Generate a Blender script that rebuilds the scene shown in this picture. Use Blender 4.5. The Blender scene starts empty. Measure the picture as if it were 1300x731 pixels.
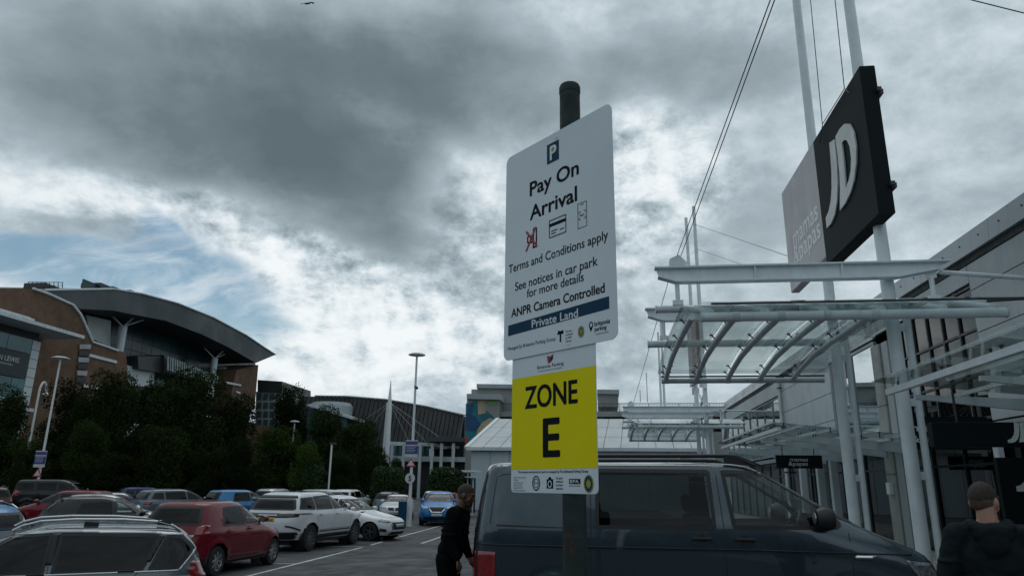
import bpy, bmesh, math, random
import numpy as np
from mathutils import Vector, Matrix
from mathutils.bvhtree import BVHTree
SC = bpy.context.scene
COL = SC.collection
R = math.radians
# ------------------------------------------------------------------ camera
FPX = 901.0
TH, ROLL, HD, EYE = R(15.6), R(0.7), R(7.25), 1.70
f0 = Vector((-math.sin(HD), math.cos(HD), 0)); r0 = Vector((math.cos(HD), math.sin(HD), 0)); u0 = Vector((0, 0, 1))
FW = f0*math.cos(TH)+u0*math.sin(TH); U1 = u0*math.cos(TH)-f0*math.sin(TH)
CU = U1*math.cos(ROLL)-r0*math.sin(ROLL); CR = r0*math.cos(ROLL)+U1*math.sin(ROLL)
cd = bpy.data.cameras.new('camera'); cam = bpy.data.objects.new('camera', cd); COL.objects.link(cam)
cd.sensor_width = 36; cd.lens = 36*FPX/1300; cd.clip_start = 0.05; cd.clip_end = 3000
m = Matrix.Identity(4)
for i in range(3):
    m[i][0] = CR[i]; m[i][1] = CU[i]; m[i][2] = -FW[i]
m[0][3], m[1][3], m[2][3] = 0, 0, EYE
cam.matrix_world = m
SC.camera = cam
C0 = Vector((0, 0, EYE))
# a measured direction in the place -> where it meets a real plane of the place
def ray(px, py): return CR*(px-650)+CU*(365.5-py)+FW*FPX
def onY(px, py, y): d = ray(px, py); return C0+d*(y/d.y)
def onX(px, py, x): d = ray(px, py); return C0+d*(x/d.x)
def onZ(px, py, z): d = ray(px, py); return C0+d*((z-EYE)/d.z)
# ------------------------------------------------------------------ render / view
SC.view_settings.view_transform = 'Standard'; SC.view_settings.look = 'None'
SC.view_settings.gamma = 1.0; SC.view_settings.exposure = 0.0
SC.view_settings.use_curve_mapping = False
# ------------------------------------------------------------------ sky
SUN_AZ, SUN_EL = R(-12), R(60)      # azimuth measured from +Y, negative = left
W = bpy.data.worlds.new('World'); SC.world = W; W.use_nodes = True
NT = W.node_tree; NT.nodes.clear()
class G:
    """tiny node-graph writer"""
    def __init__(s, nt): s.nt = nt
    def n(s, t, **k):
        o = s.nt.nodes.new(t)
        for a, b in k.items(): setattr(o, a, b)
        return o
    def put(s, sock, v):
        if isinstance(v, bpy.types.NodeSocket): s.nt.links.new(v, sock)
        elif v is not None: sock.default_value = v
    def m(s, op, a, b=None, c=None, clamp=False):
        o = s.n('ShaderNodeMath', operation=op, use_clamp=clamp)
        for i, v in enumerate((a, b, c)):
            if v is not None: s.put(o.inputs[i], v)
        return o.outputs[0]
    def v(s, op, a, b=None, out=0):
        o = s.n('ShaderNodeVectorMath', operation=op); s.put(o.inputs[0], a)
        if b is not None: s.put(o.inputs[1], b)
        return o.outputs[out]
    def noise(s, vec, sc, det=8, rough=.55, dist=0., lac=2.0):
        o = s.n('ShaderNodeTexNoise'); s.put(o.inputs['Vector'], vec)
        o.inputs['Scale'].default_value = sc; o.inputs['Detail'].default_value = det
        o.inputs['Roughness'].default_value = rough; o.inputs['Distortion'].default_value = dist
        o.inputs['Lacunarity'].default_value = lac
        return o.outputs['Fac']
    def ss(s, x, a, b, lo=0., hi=1.):
        o = s.n('ShaderNodeMapRange', interpolation_type='SMOOTHSTEP', clamp=True)
        s.put(o.inputs['Value'], x)
        for k, v in (('From Min', a), ('From Max', b), ('To Min', lo), ('To Max', hi)): s.put(o.inputs[k], v)
        return o.outputs['Result']
    def mix(s, f, a, b):
        o = s.n('ShaderNodeMix', data_type='RGBA')
        s.put(o.inputs[0], f); s.put(o.inputs[6], a); s.put(o.inputs[7], b); return o.outputs[2]
def lin(r, g, b): 
    f = lambda c: (c/255/12.92 if c/255 <= .04045 else ((c/255+.055)/1.055)**2.4)
    return (f(r), f(g), f(b), 1)
g = G(NT)
tc = g.n('ShaderNodeTexCoord').outputs['Generated']
dirv = g.v('NORMALIZE', tc)
sep = g.n('ShaderNodeSeparateXYZ'); NT.links.new(dirv, sep.inputs[0])
dx, dy, dz = sep.outputs
az = g.m('MULTIPLY', g.m('ARCTAN2', dx, dy), 57.2958)
el = g.m('MULTIPLY', g.m('ARCSINE', dz), 57.2958)
SKS = 0.1
BLU = 0.62
# cloud deck seen in perspective: coordinates on a level sheet overhead
dzc = g.m('ADD', g.m('MAXIMUM', dz, 0.0), 0.22)
comb = g.n('ShaderNodeCombineXYZ'); g.put(comb.inputs[0], g.m('DIVIDE', dx, dzc)); g.put(comb.inputs[1], g.m('DIVIDE', dy, dzc))
deck = comb.outputs[0]
nW = g.n('ShaderNodeTexNoise'); g.put(nW.inputs['Vector'], deck); nW.inputs['Scale'].default_value = 1.3; nW.inputs['Detail'].default_value = 3
warp = g.v('ADD', deck, g.v('MULTIPLY', g.v('SUBTRACT', nW.outputs['Color'], (.5, .5, .5)), (.55, .55, .55)))
nA = g.noise(warp, 1.1, 9, .56)
nB = g.noise(warp, 3.2, 10, .6)
nD = g.noise(g.v('MULTIPLY', dirv, (1., 1., 1.6)), 9.0, 9, .62, .25)
nE = g.noise(dirv, 3.0, 6, .55, .3)
def blob(a, e, ra, re, tilt=0., soft=(1.25, .35), rag=1.0):
    ca, sa = math.cos(R(tilt)), math.sin(R(tilt))
    u = g.m('SUBTRACT', az, a); v = g.m('SUBTRACT', el, e)
    p = g.m('DIVIDE', g.m('ADD', g.m('MULTIPLY', u, ca), g.m('MULTIPLY', v, sa)), ra)
    q = g.m('DIVIDE', g.m('ADD', g.m('MULTIPLY', u, -sa), g.m('MULTIPLY', v, ca)), re)
    d = g.m('SQRT', g.m('ADD', g.m('MULTIPLY', p, p), g.m('MULTIPLY', q, q)))
    d = g.m('ADD', d, g.m('MULTIPLY', g.m('SUBTRACT', nB, .5), 1.5*rag))
    d = g.m('ADD', d, g.m('MULTIPLY', g.m('SUBTRACT', nE, .5), 1.2*rag))
    return g.ss(d, soft[0], soft[1])
def addc(acc, b, k): return g.m('ADD', acc, g.m('MULTIPLY', b, k))
t = g.m('ADD', 0.625, g.m('MULTIPLY', g.m('SUBTRACT', nA, .5), .9))
t = g.m('ADD', t, g.m('MULTIPLY', g.m('SUBTRACT', nE, .5), .30))
t = g.m('ADD', t, g.m('MULTIPLY', g.m('SUBTRACT', nD, .5), .12))
# the heavy cloud above the left half, its tail, and the grey deck to the right
for (a, e, ra, re, tl, k, rag) in ((-32, 28.5, 26, 7.2, 4, -.34, .4), (-20, 23.0, 12, 5.2, -22, -.33, .4), (-8, 32.5, 26, 5.5, 0, -.24, .6),
        (10, 32, 10, 4, 0, -.10, .8), (16, 20, 8, 3, 0, -.05, .6),
        (-42, 19.5, 12, 1.9, 3, .30, .8), (-28, 17.0, 9, 1.9, -14, .36, .8), (-21, 11, 17, 7, -4, .36, .7), (-11.5, 21.5, 5.5, 5.5, 30, .26, .9),
        (4, 22, 8, 7, 10, .12, .8), (24, 10, 16, 6, 0, .10, .8), (26, 24, 14, 9, 0, .10, .8), (-44, 10.5, 6, 3.0, 0, .45, .7), (-3, 36, 9, 2.5, 0, .18, 1.0), (4, 29, 3, 3., 40, .12, 1.0),
        (-46, 35, 9, 3, 0, .12, 1.), (18, 12, 20, 8, 0, .06, .8)):
    t = addc(t, blob(a, e, ra, re, tl, rag=rag), k)
# cauliflower relief where the cloud is bright: lit rims against grey hollows
nF = g.noise(g.v('MULTIPLY', dirv, (1., 1., 1.5)), 5.4, 12, .64, .12)
nG = g.noise(g.v('ADD', g.v('MULTIPLY', dirv, (1., 1., 1.5)), (.016, 0., .026)), 5.4, 12, .64, .12)
rim = g.m('MULTIPLY', g.m('SUBTRACT', nF, nG), 3.4)
bright = g.m('MULTIPLY', g.ss(t, .42, .75, .0, 1.), g.m('ADD', .18, g.m('MULTIPLY', g.m('MAXIMUM', blob(-20, 15, 26, 11, 0, rag=.3), blob(2, 23, 10, 8, 0, rag=.5)), .82)))
t = g.m('ADD', t, g.m('MULTIPLY', g.m('ADD', rim, g.m('MULTIPLY', g.m('SUBTRACT', nF, .5), 1.0)), g.m('ADD', g.m('MULTIPLY', bright, .80), .07)))
rp = g.n('ShaderNodeValToRGB'); g.put(rp.inputs[0], g.m('DIVIDE', t, 1.15))
cr = rp.color_ramp; cr.interpolation = 'LINEAR'
pts = [(0.0, (94, 110, 116)), (.20, (109, 124, 130)), (.40, (139, 154, 161)), (.58, (167, 182, 190)), (.76, (199, 212, 219)), (.95, (229, 237, 241)), (1.15, (243, 248, 250))]
cr.elements[0].position = 0; cr.elements[0].color = lin(*pts[0][1]); cr.elements[1].position = 1; cr.elements[1].color = lin(*pts[-1][1])
for p, c in pts[1:-1]:
    e_ = cr.elements.new(p/1.15); e_.color = lin(*c)
cloud = g.v('MULTIPLY', rp.outputs[0], (1/SKS,)*3)
st = g.n('ShaderNodeTexSky', sky_type='NISHITA'); st.sun_disc = False
st.sun_elevation = SUN_EL; st.sun_rotation = SUN_AZ; st.air_density = 1.3; st.dust_density = .6; st.ozone_density = 3.5
# thin cirrus over the open blue
cir = g.noise(g.v('MULTIPLY', warp, (1.0, 2.6, 1)), 2.4, 8, .62, .6)
blue = g.mix(g.ss(cir, .40, .68, .0, .75), g.v('MULTIPLY', st.outputs[0], (BLU*1.0, BLU*1.16, BLU*1.10)), tuple(c/SKS for c in lin(208, 221, 231)[:3])+(1,))
bl = g.m('MAXIMUM', blob(-40, 14.6, 9, 2.0, 5, (1.1, .7), rag=.45), blob(-31, 13.8, 8, 3.6, -25, (1.1, .6), rag=.55))
bl = g.m('MAXIMUM', bl, blob(-34.5, 17.6, 2.6, 1.3, -30, (1.1, .6), rag=.4))
skycol = g.mix(g.m('MULTIPLY', bl, .85), cloud, blue)
# below the horizon: dull ground haze
skycol = g.mix(g.ss(dz, -.02, .01), tuple(c/SKS for c in lin(70, 78, 80)[:3])+(1,), skycol)
bg = g.n('ShaderNodeBackground'); g.put(bg.inputs[0], skycol); bg.inputs[1].default_value = SKS
wo = g.n('ShaderNodeOutputWorld'); NT.links.new(bg.outputs[0], wo.inputs[0])
# ------------------------------------------------------------------ sun behind thin cloud
sl = bpy.data.lights.new('sun', 'SUN'); so = bpy.data.objects.new('sun', sl); COL.objects.link(so)
sl.energy = 0.5; sl.angle = R(40); sl.color = (1, .99, .97)
sd = Vector((math.sin(SUN_AZ)*math.cos(SUN_EL), math.cos(SUN_AZ)*math.cos(SUN_EL), math.sin(SUN_EL)))
so.rotation_euler = sd.to_track_quat('Z', 'Y').to_euler()
# ------------------------------------------------------------------ materials
def uniq_leaf(M):
    q = G(M.node_tree); p = M.node_tree.nodes['Principled BSDF']; src = p.inputs['Base Color'].links[0].from_socket
    r_ = q.n('ShaderNodeObjectInfo').outputs['Random']
    q.put(p.inputs['Base Color'], q.v('MULTIPLY', src, q.v('ADD', (.48, .48, .48), q.v('MULTIPLY', (.62, .60, .35), q_comb(q, r_)))))
    return M
def q_comb(q, r_):
    c = q.n('ShaderNodeCombineXYZ')
    for i in range(3): q.put(c.inputs[i], r_)
    return c.outputs[0]
def mat(name, col, rough=.6, metal=0., var=.0, vscale=6., bump=0., bscale=40., coat=0., spec=.5, dirt=0., streak=0., emis=None, trans=0., alpha=1., backdark=False, stretch=None):
    M = bpy.data.materials.new(name); M.use_nodes = True; nt = M.node_tree; nt.nodes.clear(); q = G(nt)
    p = q.n('ShaderNodeBsdfPrincipled'); o = q.n('ShaderNodeOutputMaterial'); nt.links.new(p.outputs[0], o.inputs[0])
    c = tuple(col[:3])+(1,)
    base = c
    co = q.n('ShaderNodeTexCoord').outputs['Object']
    if stretch: co = q.v('MULTIPLY', co, stretch)
    if var or dirt or streak or bump:
        if var:
            f = q.noise(co, vscale, 6, .6)
            base = q.mix(q.ss(f, .3, .7), tuple(x*(1-var) for x in c[:3])+(1,), tuple(min(1, x*(1+var)) for x in c[:3])+(1,))
        if dirt:
            f = q.noise(co, vscale*.6, 9, .7, .4)
            base = q.mix(q.ss(f, .52, .72, 0., dirt), base, tuple(x*.35+.012 for x in c[:3])+(1,))
        if streak:
            f = q.noise(q.v('MULTIPLY', co, (1.6, 1.6, .09)), 3.5, 8, .7, .2)
            base = q.mix(q.ss(f, .5, .75, 0., streak), base, tuple(x*.45+.01 for x in c[:3])+(1,))
        if bump:
            b = q.n('ShaderNodeBump'); b.inputs['Strength'].default_value = bump; b.inputs['Distance'].default_value = .01
            q.put(b.inputs['Height'], q.noise(co, bscale, 6, .6)); nt.links.new(b.outputs[0], p.inputs['Normal'])
        if var or dirt:
            f = q.noise(co, vscale*2.2, 5, .6)
            q.put(p.inputs['Roughness'], q.ss(f, .3, .7, max(.02, rough*.8), min(1, rough*1.2)))
        else: p.inputs['Roughness'].default_value = rough
    else: p.inputs['Roughness'].default_value = rough
    if backdark:
        gm = q.n('ShaderNodeNewGeometry'); base = q.mix(gm.outputs['Backfacing'], base, (.012, .012, .013, 1))
    q.put(p.inputs['Base Color'], base)
    p.inputs['Metallic'].default_value = metal; p.inputs['Coat Weight'].default_value = coat; p.inputs['Coat Roughness'].default_value = .03
    p.inputs['Specular IOR Level'].default_value = spec
    if trans: p.inputs['Transmission Weight'].default_value = trans
    if alpha < 1:
        tr = q.n('ShaderNodeBsdfTransparent'); mx = q.n('ShaderNodeMixShader'); mx.inputs[0].default_value = alpha
        nt.links.new(tr.outputs[0], mx.inputs[1]); nt.links.new(p.outputs[0], mx.inputs[2]); nt.links.new(mx.outputs[0], o.inputs[0])
    if emis: p.inputs['Emission Color'].default_value = tuple(emis[:3])+(1,); p.inputs['Emission Strength'].default_value = emis[3]
    return M
def glass(name, tint=(.5, .6, .6), refl=1.0, rough=.02, body=(.01, .012, .013), bodymix=.0):
    """thin pane: tinted see-through plus a Fresnel mirror, and some dull body colour for dirt"""
    M = bpy.data.materials.new(name); M.use_nodes = True; nt = M.node_tree; nt.nodes.clear(); q = G(nt)
    tr = q.n('ShaderNodeBsdfTransparent'); tr.inputs[0].default_value = tuple(tint)+(1,)
    df = q.n('ShaderNodeBsdfDiffuse'); df.inputs[0].default_value = tuple(body)+(1,)
    m1 = q.n('ShaderNodeMixShader'); m1.inputs[0].default_value = bodymix
    nt.links.new(tr.outputs[0], m1.inputs[1]); nt.links.new(df.outputs[0], m1.inputs[2])
    gl = q.n('ShaderNodeBsdfGlossy'); gl.inputs['Roughness'].default_value = rough
    lw = q.n('ShaderNodeLayerWeight'); lw.inputs[0].default_value = .5
    # Schlick with the facing term, doubled for the two faces of the pane
    fc = q.m('POWER', lw.outputs['Facing'], 5.0)
    fr = q.m('ADD', .07*refl, q.m('MULTIPLY', fc, .9), clamp=True)
    m2 = q.n('ShaderNodeMixShader'); q.put(m2.inputs[0], fr)
    nt.links.new(m1.outputs[0], m2.inputs[1]); nt.links.new(gl.outputs[0], m2.inputs[2])
    o = q.n('ShaderNodeOutputMaterial'); nt.links.new(m2.outputs[0], o.inputs[0])
    return M
MT = {}
MT['white_steel'] = mat('painted steel off white', (.70, .76, .79), .36, var=.06, vscale=3, streak=.30, bump=.05)
MT['white_steel2'] = mat('painted steel dusty', (.56, .62, .65), .5, var=.1, vscale=2, streak=.5, dirt=.25)
MT['dark_steel'] = mat('dark steel', (.03, .034, .036), .45, var=.15)
MT['black'] = mat('black powder coat', (.008, .014, .016), .6, spec=.10)
MT['panel'] = mat('grey cladding panel', (.43, .49, .51), .42, var=.06, vscale=.6, streak=.35, bump=.04)
MT['panel2'] = mat('grey cladding panel darker', (.30, .34, .35), .45, var=.08, vscale=.5, streak=.4, bump=.04)
MT['parapet'] = mat('parapet metal', (.40, .45, .47), .35, metal=.25, var=.06, vscale=.5, streak=.35)
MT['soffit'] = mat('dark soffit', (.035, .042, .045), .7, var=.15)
MT['concrete'] = mat('precast concrete', (.30, .31, .29), .8, var=.12, vscale=1.5, streak=.5, dirt=.3, bump=.2)
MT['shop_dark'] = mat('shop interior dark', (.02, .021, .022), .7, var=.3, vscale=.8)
MT['coated_glass'] = mat('mirror coated glass', (.50, .56, .58), .015, metal=1.0)
MT['teal_glass'] = mat('teal curtain glass', (.05, .11, .12), .04, metal=.0, spec=1.0, coat=1.0, var=.4, vscale=.35)
MT['far_teal'] = mat('far teal glass', (.055, .13, .14), .12, metal=.35, spec=.8, var=.3, vscale=.15)
MT['pane'] = glass('shop pane', (.30, .36, .37), 1.0, .01)
MT['canopy_glass'] = glass('canopy glass', (.90, .95, .945), 1.3, .03, body=(.36, .40, .39), bodymix=.06)
MT['asphalt'] = mat('asphalt', (.052, .056, .060), .82, var=.45, vscale=.7, dirt=.9, bump=.55, bscale=120)
MT['line'] = mat('worn white road paint', (.50, .52, .52), .7, var=.25, vscale=3, dirt=.8, bump=.3, bscale=80)
MT['paving'] = mat('paving slab', (.20, .20, .195), .8, var=.2, vscale=1.2, dirt=.4, bump=.25)
MT['kerb'] = mat('kerb concrete', (.25, .25, .24), .85, var=.2, dirt=.4, bump=.2)
MT['brick'] = None
MT['tyre'] = mat('tyre rubber', (.012, .012, .013), .8)
MT['rim'] = mat('alloy rim', (.45, .46, .48), .3, metal=.85)
MT['trim'] = mat('black plastic trim', (.012, .013, .014), .5, bump=.1, bscale=300)
MT['chrome'] = mat('chrome trim', (.75, .77, .8), .16, metal=1.)
MT['lamp_red'] = mat('tail lamp red', (.22, .008, .010), .12, coat=1., var=.3, vscale=30)
MT['lamp_clear'] = mat('headlamp', (.32, .34, .36), .08, metal=.6, coat=1., var=.5, vscale=25)
MT['plate_y'] = mat('yellow plate', (.62, .36, .01), .4)
MT['plate_w'] = mat('white plate', (.55, .56, .56), .4)
MT['car_glass'] = glass('car glass', (.74, .84, .84), .6, .01)
MT['car_glass_dark'] = glass('privacy glass', (.10, .12, .125), .5, .01)
MT['seat'] = mat('seat cloth', (.03, .03, .032), .9, bump=.2)
MT['leaf'] = mat('leaves dark', (.026, .044, .016), .85, var=.35, vscale=.5, spec=.03)
MT['leaf2'] = mat('leaves green', (.042, .074, .020), .85, var=.35, vscale=.5, spec=.03)
uniq_leaf(MT['leaf']); uniq_leaf(MT['leaf2'])
MT['hedge'] = mat('hedge leaves', (.030, .060, .020), .75, var=.4, vscale=2., spec=.2)
MT['bark'] = mat('bark', (.06, .05, .04), .9, var=.3, bump=.5)
MT['print'] = mat('printed ink black', (.014, .015, .018), .5)
MT['brick_core'] = mat('brickwork', (.125, .070, .042), .85, var=.22, vscale=.5, streak=.3)
def paint(name, c, metal=.3, rough=.32, **k): return mat(name, c, rough, metal=metal, coat=.55, spec=.25, backdark=True, var=.03, vscale=2, **k)
MT['p_red'] = paint('red paint', (.15, .002, .010), .1, .4); MT['p_white'] = paint('white paint', (.66, .68, .70), 0.)
MT['p_blue'] = paint('blue paint', (.010, .17, .46), .2); MT['p_navy'] = paint('navy paint', (.008, .02, .12))
MT['p_grey'] = paint('grey paint', (.10, .14, .17), .6); MT['p_black'] = paint('black paint', (.008, .009, .01), 0.)
MT['p_silver'] = paint('silver paint', (.42, .44, .46), .8, .3); MT['p_van'] = paint('slate blue van paint', (.036, .060, .078), .55, .24)
MT['p_van'].node_tree.nodes['Principled BSDF'].inputs['Coat Weight'].default_value = 1.0; MT['p_van'].node_tree.nodes['Principled BSDF'].inputs['Specular IOR Level'].default_value = .5
MT['p_lblue'] = paint('light blue paint', (.035, .17, .36), .4); MT['p_dgrey'] = paint('graphite paint', (.035, .037, .04), .5)
MT['p_dred'] = paint('dark red paint', (.09, .006, .01))
# ------------------------------------------------------------------ object helpers
def tag(o, label=None, cat=None, group=None, kind=None):
    if label: o['label'] = label
    if cat: o['category'] = cat
    if group: o['group'] = group
    if kind: o['kind'] = kind
    return o
def thing(name, label, cat, loc=(0, 0, 0), group=None, rz=0.):
    o = bpy.data.objects.new(name, None); COL.objects.link(o); o.location = loc; o.rotation_euler = (0, 0, rz)
    o.empty_display_size = .1
    return tag(o, label, cat, group)
def world_loc(o):
    v = Vector((0, 0, 0))
    while o: v = v+Vector(o.location); o = o.parent
    return v
class MB:
    def __init__(s): s.v = []; s.f = []
    def add(s, vs, fs):
        b = len(s.v); s.v += [tuple(x) for x in vs]; s.f += [tuple(i+b for i in f) for f in fs]; return s
    def box(s, x0, x1, y0, y1, z0, z1):
        x0, x1 = sorted((x0, x1)); y0, y1 = sorted((y0, y1)); z0, z1 = sorted((z0, z1))
        return s.add([(x0, y0, z0), (x1, y0, z0), (x1, y1, z0), (x0, y1, z0), (x0, y0, z1), (x1, y0, z1), (x1, y1, z1), (x0, y1, z1)],
                     [(0, 3, 2, 1), (4, 5, 6, 7), (0, 1, 5, 4), (1, 2, 6, 5), (2, 3, 7, 6), (3, 0, 4, 7)])
    def cbox(s, x0, x1, y0, y1, z0, z1, b):
        """box with chamfered long edges (an octagon section along its longest axis)"""
        x0, x1 = sorted((x0, x1)); y0, y1 = sorted((y0, y1)); z0, z1 = sorted((z0, z1))
        L = (x1-x0, y1-y0, z1-z0); ax = L.index(max(L)); lo = [(y0, y1, z0, z1), (x0, x1, z0, z1), (x0, x1, y0, y1)][ax]
        a0, a1, c0, c1 = lo
        sec = [(a0+b, c0), (a1-b, c0), (a1, c0+b), (a1, c1-b), (a1-b, c1), (a0+b, c1), (a0, c1-b), (a0, c0+b)]
        P = lambda t, p: [(t, p[0], p[1]), (p[0], t, p[1]), (p[0], p[1], t)][ax]
        e0, e1 = ((x0, x1), (y0, y1), (z0, z1))[ax]
        vs = [P(e0, p) for p in sec]+[P(e1, p) for p in sec]
        return s.add(vs, [tuple(range(7, -1, -1)), tuple(range(8, 16))]+[(i, (i+1) % 8, 8+(i+1) % 8, 8+i) for i in range(8)])
    def obox(s, p, q, w, h, up=(0, 0, 1), h2=None):
        """beam from p to q, w wide, h tall (h2 at q)"""
        p, q = Vector(p), Vector(q); d = (q-p).normalized(); u = Vector(up)
        sd_ = d.cross(u).normalized(); u = sd_.cross(d).normalized(); h2 = h if h2 is None else h2
        vs = [c+sd_*a*w/2+u*b*hh/2 for c, hh in ((p, h), (q, h2)) for a, b in ((-1, -1), (1, -1), (1, 1), (-1, 1))]
        return s.add(vs, [(0, 1, 2, 3), (7, 6, 5, 4), (0, 4, 5, 1), (1, 5, 6, 2), (2, 6, 7, 3), (3, 7, 4, 0)])
    def tube(s, p, q, r, r2=None, n=12, cap=True):
        p, q = Vector(p), Vector(q); d = (q-p).normalized(); r2 = r if r2 is None else r2
        a = d.orthogonal().normalized(); b = d.cross(a)
        vs = [c+(a*math.cos(2*math.pi*i/n)+b*math.sin(2*math.pi*i/n))*rr for c, rr in ((p, r), (q, r2)) for i in range(n)]
        fs = [(i, (i+1) % n, n+(i+1) % n, n+i) for i in range(n)]
        if cap: fs += [tuple(range(n-1, -1, -1)), tuple(range(n, 2*n))]
        return s.add(vs, fs)
    def path(s, pts, r, n=8):
        for a, b in zip(pts, pts[1:]): s.tube(a, b, r, n=n)
        return s
    def prism(s, poly, ext):
        """poly: 3D points of a flat outline; ext: extrusion vector"""
        n = len(poly); e = Vector(ext); P = [Vector(p) for p in poly]
        return s.add(P+[p+e for p in P], [tuple(range(n)), tuple(range(2*n-1, n-1, -1))]+[(i, n+i, n+(i+1) % n, (i+1) % n) for i in range(n)])
    def lathe(s, prof, axis='z', c=(0, 0, 0), n=24, cap=True):
        """prof: (radius, height) pairs"""
        vs = []
        for r_, h in prof:
            for i in range(n):
                a = 2*math.pi*i/n; x, y = r_*math.cos(a), r_*math.sin(a)
                p = {'z': (x, y, h), 'y': (x, h, y), 'x': (h, x, y)}[axis]; vs.append((p[0]+c[0], p[1]+c[1], p[2]+c[2]))
        fs = [(k*n+i, k*n+(i+1) % n, (k+1)*n+(i+1) % n, (k+1)*n+i) for k in range(len(prof)-1) for i in range(n)]
        return s.add(vs, fs+([tuple(range(n-1, -1, -1)), tuple(range((len(prof)-1)*n, len(prof)*n))] if cap else []))
    def build(s, name, mt, parent=None, smooth=False, bevel=0., **tg):
        me = bpy.data.meshes.new(name); off = world_loc(parent) if parent else Vector((0, 0, 0))
        me.from_pydata(s.v, [], s.f); me.validate()
        o = bpy.data.objects.new(name, me); COL.objects.link(o)
        bm = bmesh.new(); bm.from_mesh(me); bmesh.ops.recalc_face_normals(bm, faces=bm.faces)
        if smooth:
            for f in bm.faces: f.smooth = True
            for e in bm.edges:
                if len(e.link_faces) == 2 and e.calc_face_angle(0) > R(38): e.smooth = False
        bm.to_mesh(me); bm.free()
        if parent: o.parent = parent; o.location = -off
        mt = MT[mt] if isinstance(mt, str) else mt
        me.materials.append(mt)
        if bevel:
            md = o.modifiers.new('bevel', 'BEVEL'); md.width = bevel; md.segments = 1; md.limit_method = 'ANGLE'; md.angle_limit = R(50)
        if tg: tag(o, **tg)
        return o
def copy_tree(o, parent=None, mats=None):
    c = o.copy(); COL.objects.link(c); c.parent = parent
    if mats and c.type == 'MESH':
        for i, sl_ in enumerate(c.material_slots):
            if sl_.material in mats: 
                mm = mats[sl_.material]; sl_.link = 'OBJECT'; sl_.material = mm
    for ch in list(o.children): copy_tree(ch, c, mats)
    return c
# lettering: built-in font turned into flat mesh, fitted to a width and a cap height
_tc = {}
def text_mesh(s, bold=0.):
    k = (s, bold)
    if k in _tc: return _tc[k]
    cu = bpy.data.curves.new('t', 'FONT'); cu.body = s; cu.offset = bold; cu.resolution_u = 4
    o = bpy.data.objects.new('t', cu); COL.objects.link(o)
    dg = bpy.context.evaluated_depsgraph_get(); me = bpy.data.meshes.new_from_object(o.evaluated_get(dg))
    vs = [(v.co.x, v.co.y) for v in me.vertices]; fs = [tuple(p.vertices) for p in me.polygons]
    bpy.data.objects.remove(o); _tc[k] = (vs, fs); return _tc[k]
def lettering(mb, s, P, x0, y0, width, cap, bold=0.015, thick=0.):
    """P(u, v, d) -> world point; baseline at y0, left at x0"""
    vs, fs = text_mesh(s, bold); hv, _ = text_mesh('H', bold)
    ch = max(v[1] for v in hv)-min(v[1] for v in hv); a = min(v[0] for v in vs); b = max(v[0] for v in vs)
    kx = width/(b-a); ky = cap/ch; n = len(vs)
    A = [P(x0+(v[0]-a)*kx, y0+v[1]*ky, 0) for v in vs]
    if not thick: return mb.add(A, fs)
    B = [P(x0+(v[0]-a)*kx, y0+v[1]*ky, -thick) for v in vs]
    from collections import Counter
    ec = Counter()
    for f in fs:
        for i in range(len(f)): ec[frozenset((f[i], f[(i+1) % len(f)]))] += 1
    side = [(f[i], f[(i+1) % len(f)], f[(i+1) % len(f)]+n, f[i]+n) for f in fs for i in range(len(f)) if ec[frozenset((f[i], f[(i+1) % len(f)]))] == 1]
    return mb.add(A+B, fs+side)
def rrect(x0, x1, y0, y1, r, n=5):
    out = []
    for cx, cy, a0 in ((x1-r, y1-r, 0), (x0+r, y1-r, 90), (x0+r, y0+r, 180), (x1-r, y0+r, 270)):
        for i in range(n+1): a = R(a0+90*i/n); out.append((cx+r*math.cos(a), cy+r*math.sin(a)))
    return out
# ================================================================== GROUND
def gz(x):       # the car park falls gently to the left
    return 0. if x > -1 else (-.18*(-1-x)/6 if x > -7 else -.18)
def sheet(name, mt, outline_xy, dz, step=2., **tg):
    bm = bmesh.new(); bm.faces.new([bm.verts.new((x, y, 0)) for x, y in outline_xy])
    for x in (-7, -1):
        bmesh.ops.bisect_plane(bm, geom=bm.verts[:]+bm.edges[:]+bm.faces[:], plane_co=(x, 0, 0), plane_no=(1, 0, 0))
    for v in bm.verts: v.co.z = gz(v.co.x)+dz
    bmesh.ops.recalc_face_normals(bm, faces=bm.faces)
    me = bpy.data.meshes.new(name); bm.to_mesh(me); bm.free(); me.materials.append(MT[mt])
    o = bpy.data.objects.new(name, me); COL.objects.link(o); return tag(o, **tg)
sheet('ground', 'asphalt', [(-600, -60), (600, -60), (600, 900), (-600, 900)], 0, kind='structure')
MB().box(4.3, 9.4, -20, 62, -.3, .12).build('pavement', 'paving', kind='structure')
MB().box(4.15, 4.3, -20, 62, -.3, .125).build('kerb', 'kerb', kind='structure')
def marking(pts, w=.10):
    for (x0, y0), (x1, y1) in zip(pts, pts[1:]):
        d = Vector((x1-x0, y1-y0)).normalized(); nx, ny = -d.y*w/2, d.x*w/2
        sheet('road_marking', 'line', [(x0-nx, y0-ny), (x1-nx, y1-ny), (x1+nx, y1+ny), (x0+nx, y0+ny)], .006, kind='structure')
marking([(-7.42, 6), (-7.47, 22.6)]); marking([(-7.5, 23.6), (-7.55, 25)]); marking([(-7.66, 27.6), (-7.88, 36)])
marking([(-6.0, 24.3), (-6.12, 30)], .12)
for y in (9.6, 12.2, 17.7, 22.9, 27.0): marking([(-12.2, y-.6), (-7.5, y+.0)], .09)
marking([(-1.9, 5.5), (-1.9, 10.6)]); marking([(-1.9, 10.6), (3.9, 10.6)]); marking([(-1.9, 5.5), (3.9, 5.5)])
marking([(-1.9, 10.6), (-1.9, 40)])
MT['crack'] = mat('tar seam', (.012, .012, .013), .6)
rgc = random.Random(5)
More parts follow.
